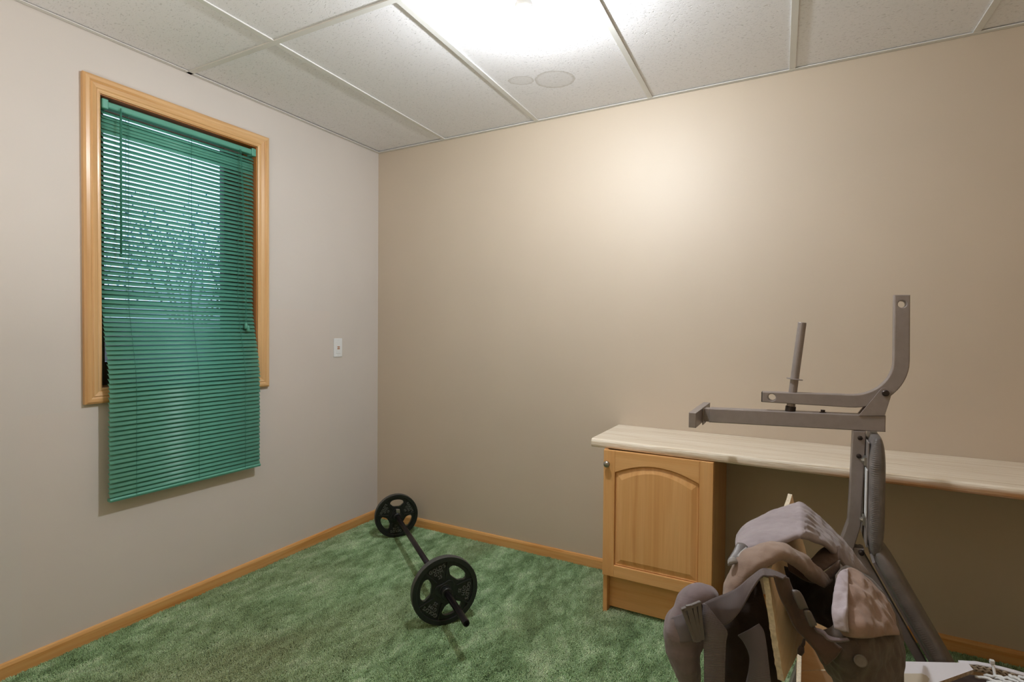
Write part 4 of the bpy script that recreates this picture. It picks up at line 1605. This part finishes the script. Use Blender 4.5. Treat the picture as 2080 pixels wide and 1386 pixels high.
patch('pad_webbing', [
    [(2.2075, -1.6006, 0.6828), (2.2271, -1.6100, 0.6990), (2.2392, -1.6100, 0.7085), (2.2578, -1.6041, 0.7225)],
    [(2.2083, -1.6028, 0.6655), (2.2288, -1.6175, 0.6775), (2.2443, -1.6170, 0.6824), (2.2614, -1.6075, 0.6888)],
    [(2.2148, -1.5976, 0.6377), (2.2287, -1.6148, 0.6497), (2.2451, -1.6148, 0.6563), (2.2620, -1.6033, 0.6597)],
], M['webbing'], ca, 22, 16, 0.003, 0, 0, 20, 0)
bm = B()
q = [Vector(p) for p in ((2.2339, -1.6287, 0.7176), (2.2593, -1.6191, 0.7314), (2.2657, -1.6169, 0.6696), (2.2534, -1.6238, 0.6659))]


def lerp4(u, v):
    return q[0].lerp(q[1], u).lerp(q[3].lerp(q[2], u), v)


nb = (q[1] - q[0]).cross(q[3] - q[0]).normalized()
if nb.y > 0:
    nb = -nb


def flat_bar(pa, pb, w, t):
    d = (pb - pa).normalized()
    e = d.cross(nb).normalized() * w
    pa, pb = pa - d * w * .8, pb + d * w * .8
    hexa(bm, [tuple(x) for x in (pa - e - nb * t, pb - e - nb * t, pb + e - nb * t, pa + e - nb * t)],
         [tuple(x) for x in (pa - e * .8 + nb * t, pb - e * .8 + nb * t, pb + e * .8 + nb * t, pa + e * .8 + nb * t)])


for a, b, w in (((0, 0), (1, 0), .004), ((1, 0), (1, 1), .004), ((1, 1), (0, 1), .004), ((0, 1), (0, 0), .004), ((0.36, 0), (0.36, 1), .006), ((0.70, 0), (0.70, 1), .004)):
    flat_bar(lerp4(*a), lerp4(*b), w, .0032)
obj('ladder_buckle', bm, M['buckle'], ca, False, bevel=0.0012)
patch('hanging_webbing', [
    [(2.2647, -1.6048, 0.7264), (2.2674, -1.6056, 0.7265), (2.2707, -1.6050, 0.7253)],
    [(2.2641, -1.6092, 0.7003), (2.2754, -1.6120, 0.7064), (2.2860, -1.6050, 0.7078)],
    [(2.2653, -1.6091, 0.6762), (2.2853, -1.6093, 0.6838), (2.3036, -1.5971, 0.6838)],
    [(2.2661, -1.6068, 0.6555), (2.2853, -1.6065, 0.6609), (2.3019, -1.5929, 0.6588)],
    [(2.2671, -1.6038, 0.6144), (2.2853, -1.6018, 0.6189), (2.3003, -1.5879, 0.6160)],
    [(2.2674, -1.6023, 0.5755), (2.2855, -1.5991, 0.5796), (2.2997, -1.5846, 0.5758)],
    [(2.2678, -1.6008, 0.5311), (2.2860, -1.5976, 0.5355), (2.3002, -1.5831, 0.5314)],
], M['webbing'], ca, 10, 60, 0.003, 0, 0, 20, 0)
patch('hanging_webbing', [
    [(2.3159, -1.5252, 0.6421), (2.3338, -1.5265, 0.6582), (2.3515, -1.5166, 0.6704)],
    [(2.3265, -1.5254, 0.6311), (2.3426, -1.5277, 0.6454), (2.3594, -1.5182, 0.6603)],
    [(2.3363, -1.5263, 0.6100), (2.3498, -1.5299, 0.6254), (2.3641, -1.5218, 0.6402)],
    [(2.3359, -1.5271, 0.5840), (2.3520, -1.5316, 0.5991), (2.3689, -1.5256, 0.6075)],
    [(2.3305, -1.5273, 0.5523), (2.3526, -1.5321, 0.5643), (2.3737, -1.5262, 0.5678)],
    [(2.3237, -1.5298, 0.5062), (2.3517, -1.5314, 0.5171), (2.3777, -1.5250, 0.5223)],
], M['webbing'], ca, 10, 60, 0.003, 0, 0, 20, 0)
patch('side_panel', [
    [(2.2803, -1.4469, 0.6809), (2.2995, -1.4531, 0.6984), (2.3222, -1.4518, 0.7133), (2.3474, -1.4548, 0.7255)],
    [(2.2767, -1.4727, 0.6358), (2.3032, -1.4807, 0.6517), (2.3297, -1.4774, 0.6621), (2.3623, -1.4706, 0.6773)],
    [(2.2825, -1.4822, 0.5820), (2.3070, -1.4913, 0.5941), (2.3312, -1.4837, 0.6021), (2.3736, -1.4714, 0.6228)],
    [(2.2836, -1.4832, 0.5129), (2.3082, -1.4922, 0.5263), (2.3324, -1.4846, 0.5299), (2.3902, -1.4643, 0.5370)],
    [(2.2845, -1.4838, 0.4636), (2.3090, -1.4929, 0.4779), (2.3332, -1.4853, 0.4817), (2.3994, -1.4604, 0.4894)],
], M['lining'], ca, 20, 30, 0.005, 0.003, 0.008, 22, 13.0)

# ================================================================== CARPET PILE (stuff)
bm = B()
vs = [bm.verts.new(p) for p in ((0.020, -2.35, -0.0095), (3.35, -2.35, -0.0095), (3.35, -0.020, -0.0095), (0.020, -0.020, -0.0095))]
bm.faces.new(vs)
cp_ = obj('carpet_pile', bm, M['carpet'])
cp_['kind'] = 'stuff'
cp_['label'] = 'mottled green carpet covering the floor'
cp_['category'] = 'carpet'
ng = bpy.data.node_groups.new('pile', 'GeometryNodeTree')
ng.interface.new_socket('Geometry', in_out='INPUT', socket_type='NodeSocketGeometry')
ng.interface.new_socket('Geometry', in_out='OUTPUT', socket_type='NodeSocketGeometry')
gn = ng.nodes
gi, go = gn.new('NodeGroupInput'), gn.new('NodeGroupOutput')
di = gn.new('GeometryNodeDistributePointsOnFaces')
di.inputs['Density'].default_value = 85000
cone = gn.new('GeometryNodeMeshCone')
cone.inputs['Vertices'].default_value = 5
cone.inputs['Radius Top'].default_value = 0.0011
cone.inputs['Radius Bottom'].default_value = 0.0018
cone.inputs['Depth'].default_value = 0.0115
sm = gn.new('GeometryNodeSetMaterial')
sm.inputs['Material'].default_value = M['carpet']
ip = gn.new('GeometryNodeInstanceOnPoints')
r1 = gn.new('FunctionNodeRandomValue')
r1.data_type = 'FLOAT_VECTOR'
r1.inputs['Min'].default_value = (-0.45, -0.45, 0)
r1.inputs['Max'].default_value = (0.45, 0.45, 6.28)
r2 = gn.new('FunctionNodeRandomValue')
r2.data_type = 'FLOAT'
r2.inputs[2].default_value = 0.75
r2.inputs[3].default_value = 1.2
lk = ng.links.new
lk(gi.outputs[0], di.inputs['Mesh'])
lk(di.outputs['Points'], ip.inputs['Points'])
lk(cone.outputs['Mesh'], sm.inputs['Geometry'])
lk(sm.outputs['Geometry'], ip.inputs['Instance'])
lk(r1.outputs[0], ip.inputs['Rotation'])
lk(r2.outputs[1], ip.inputs['Scale'])
lk(ip.outputs['Instances'], go.inputs[0])
md = cp_.modifiers.new('pile', 'NODES')
md.node_group = ng
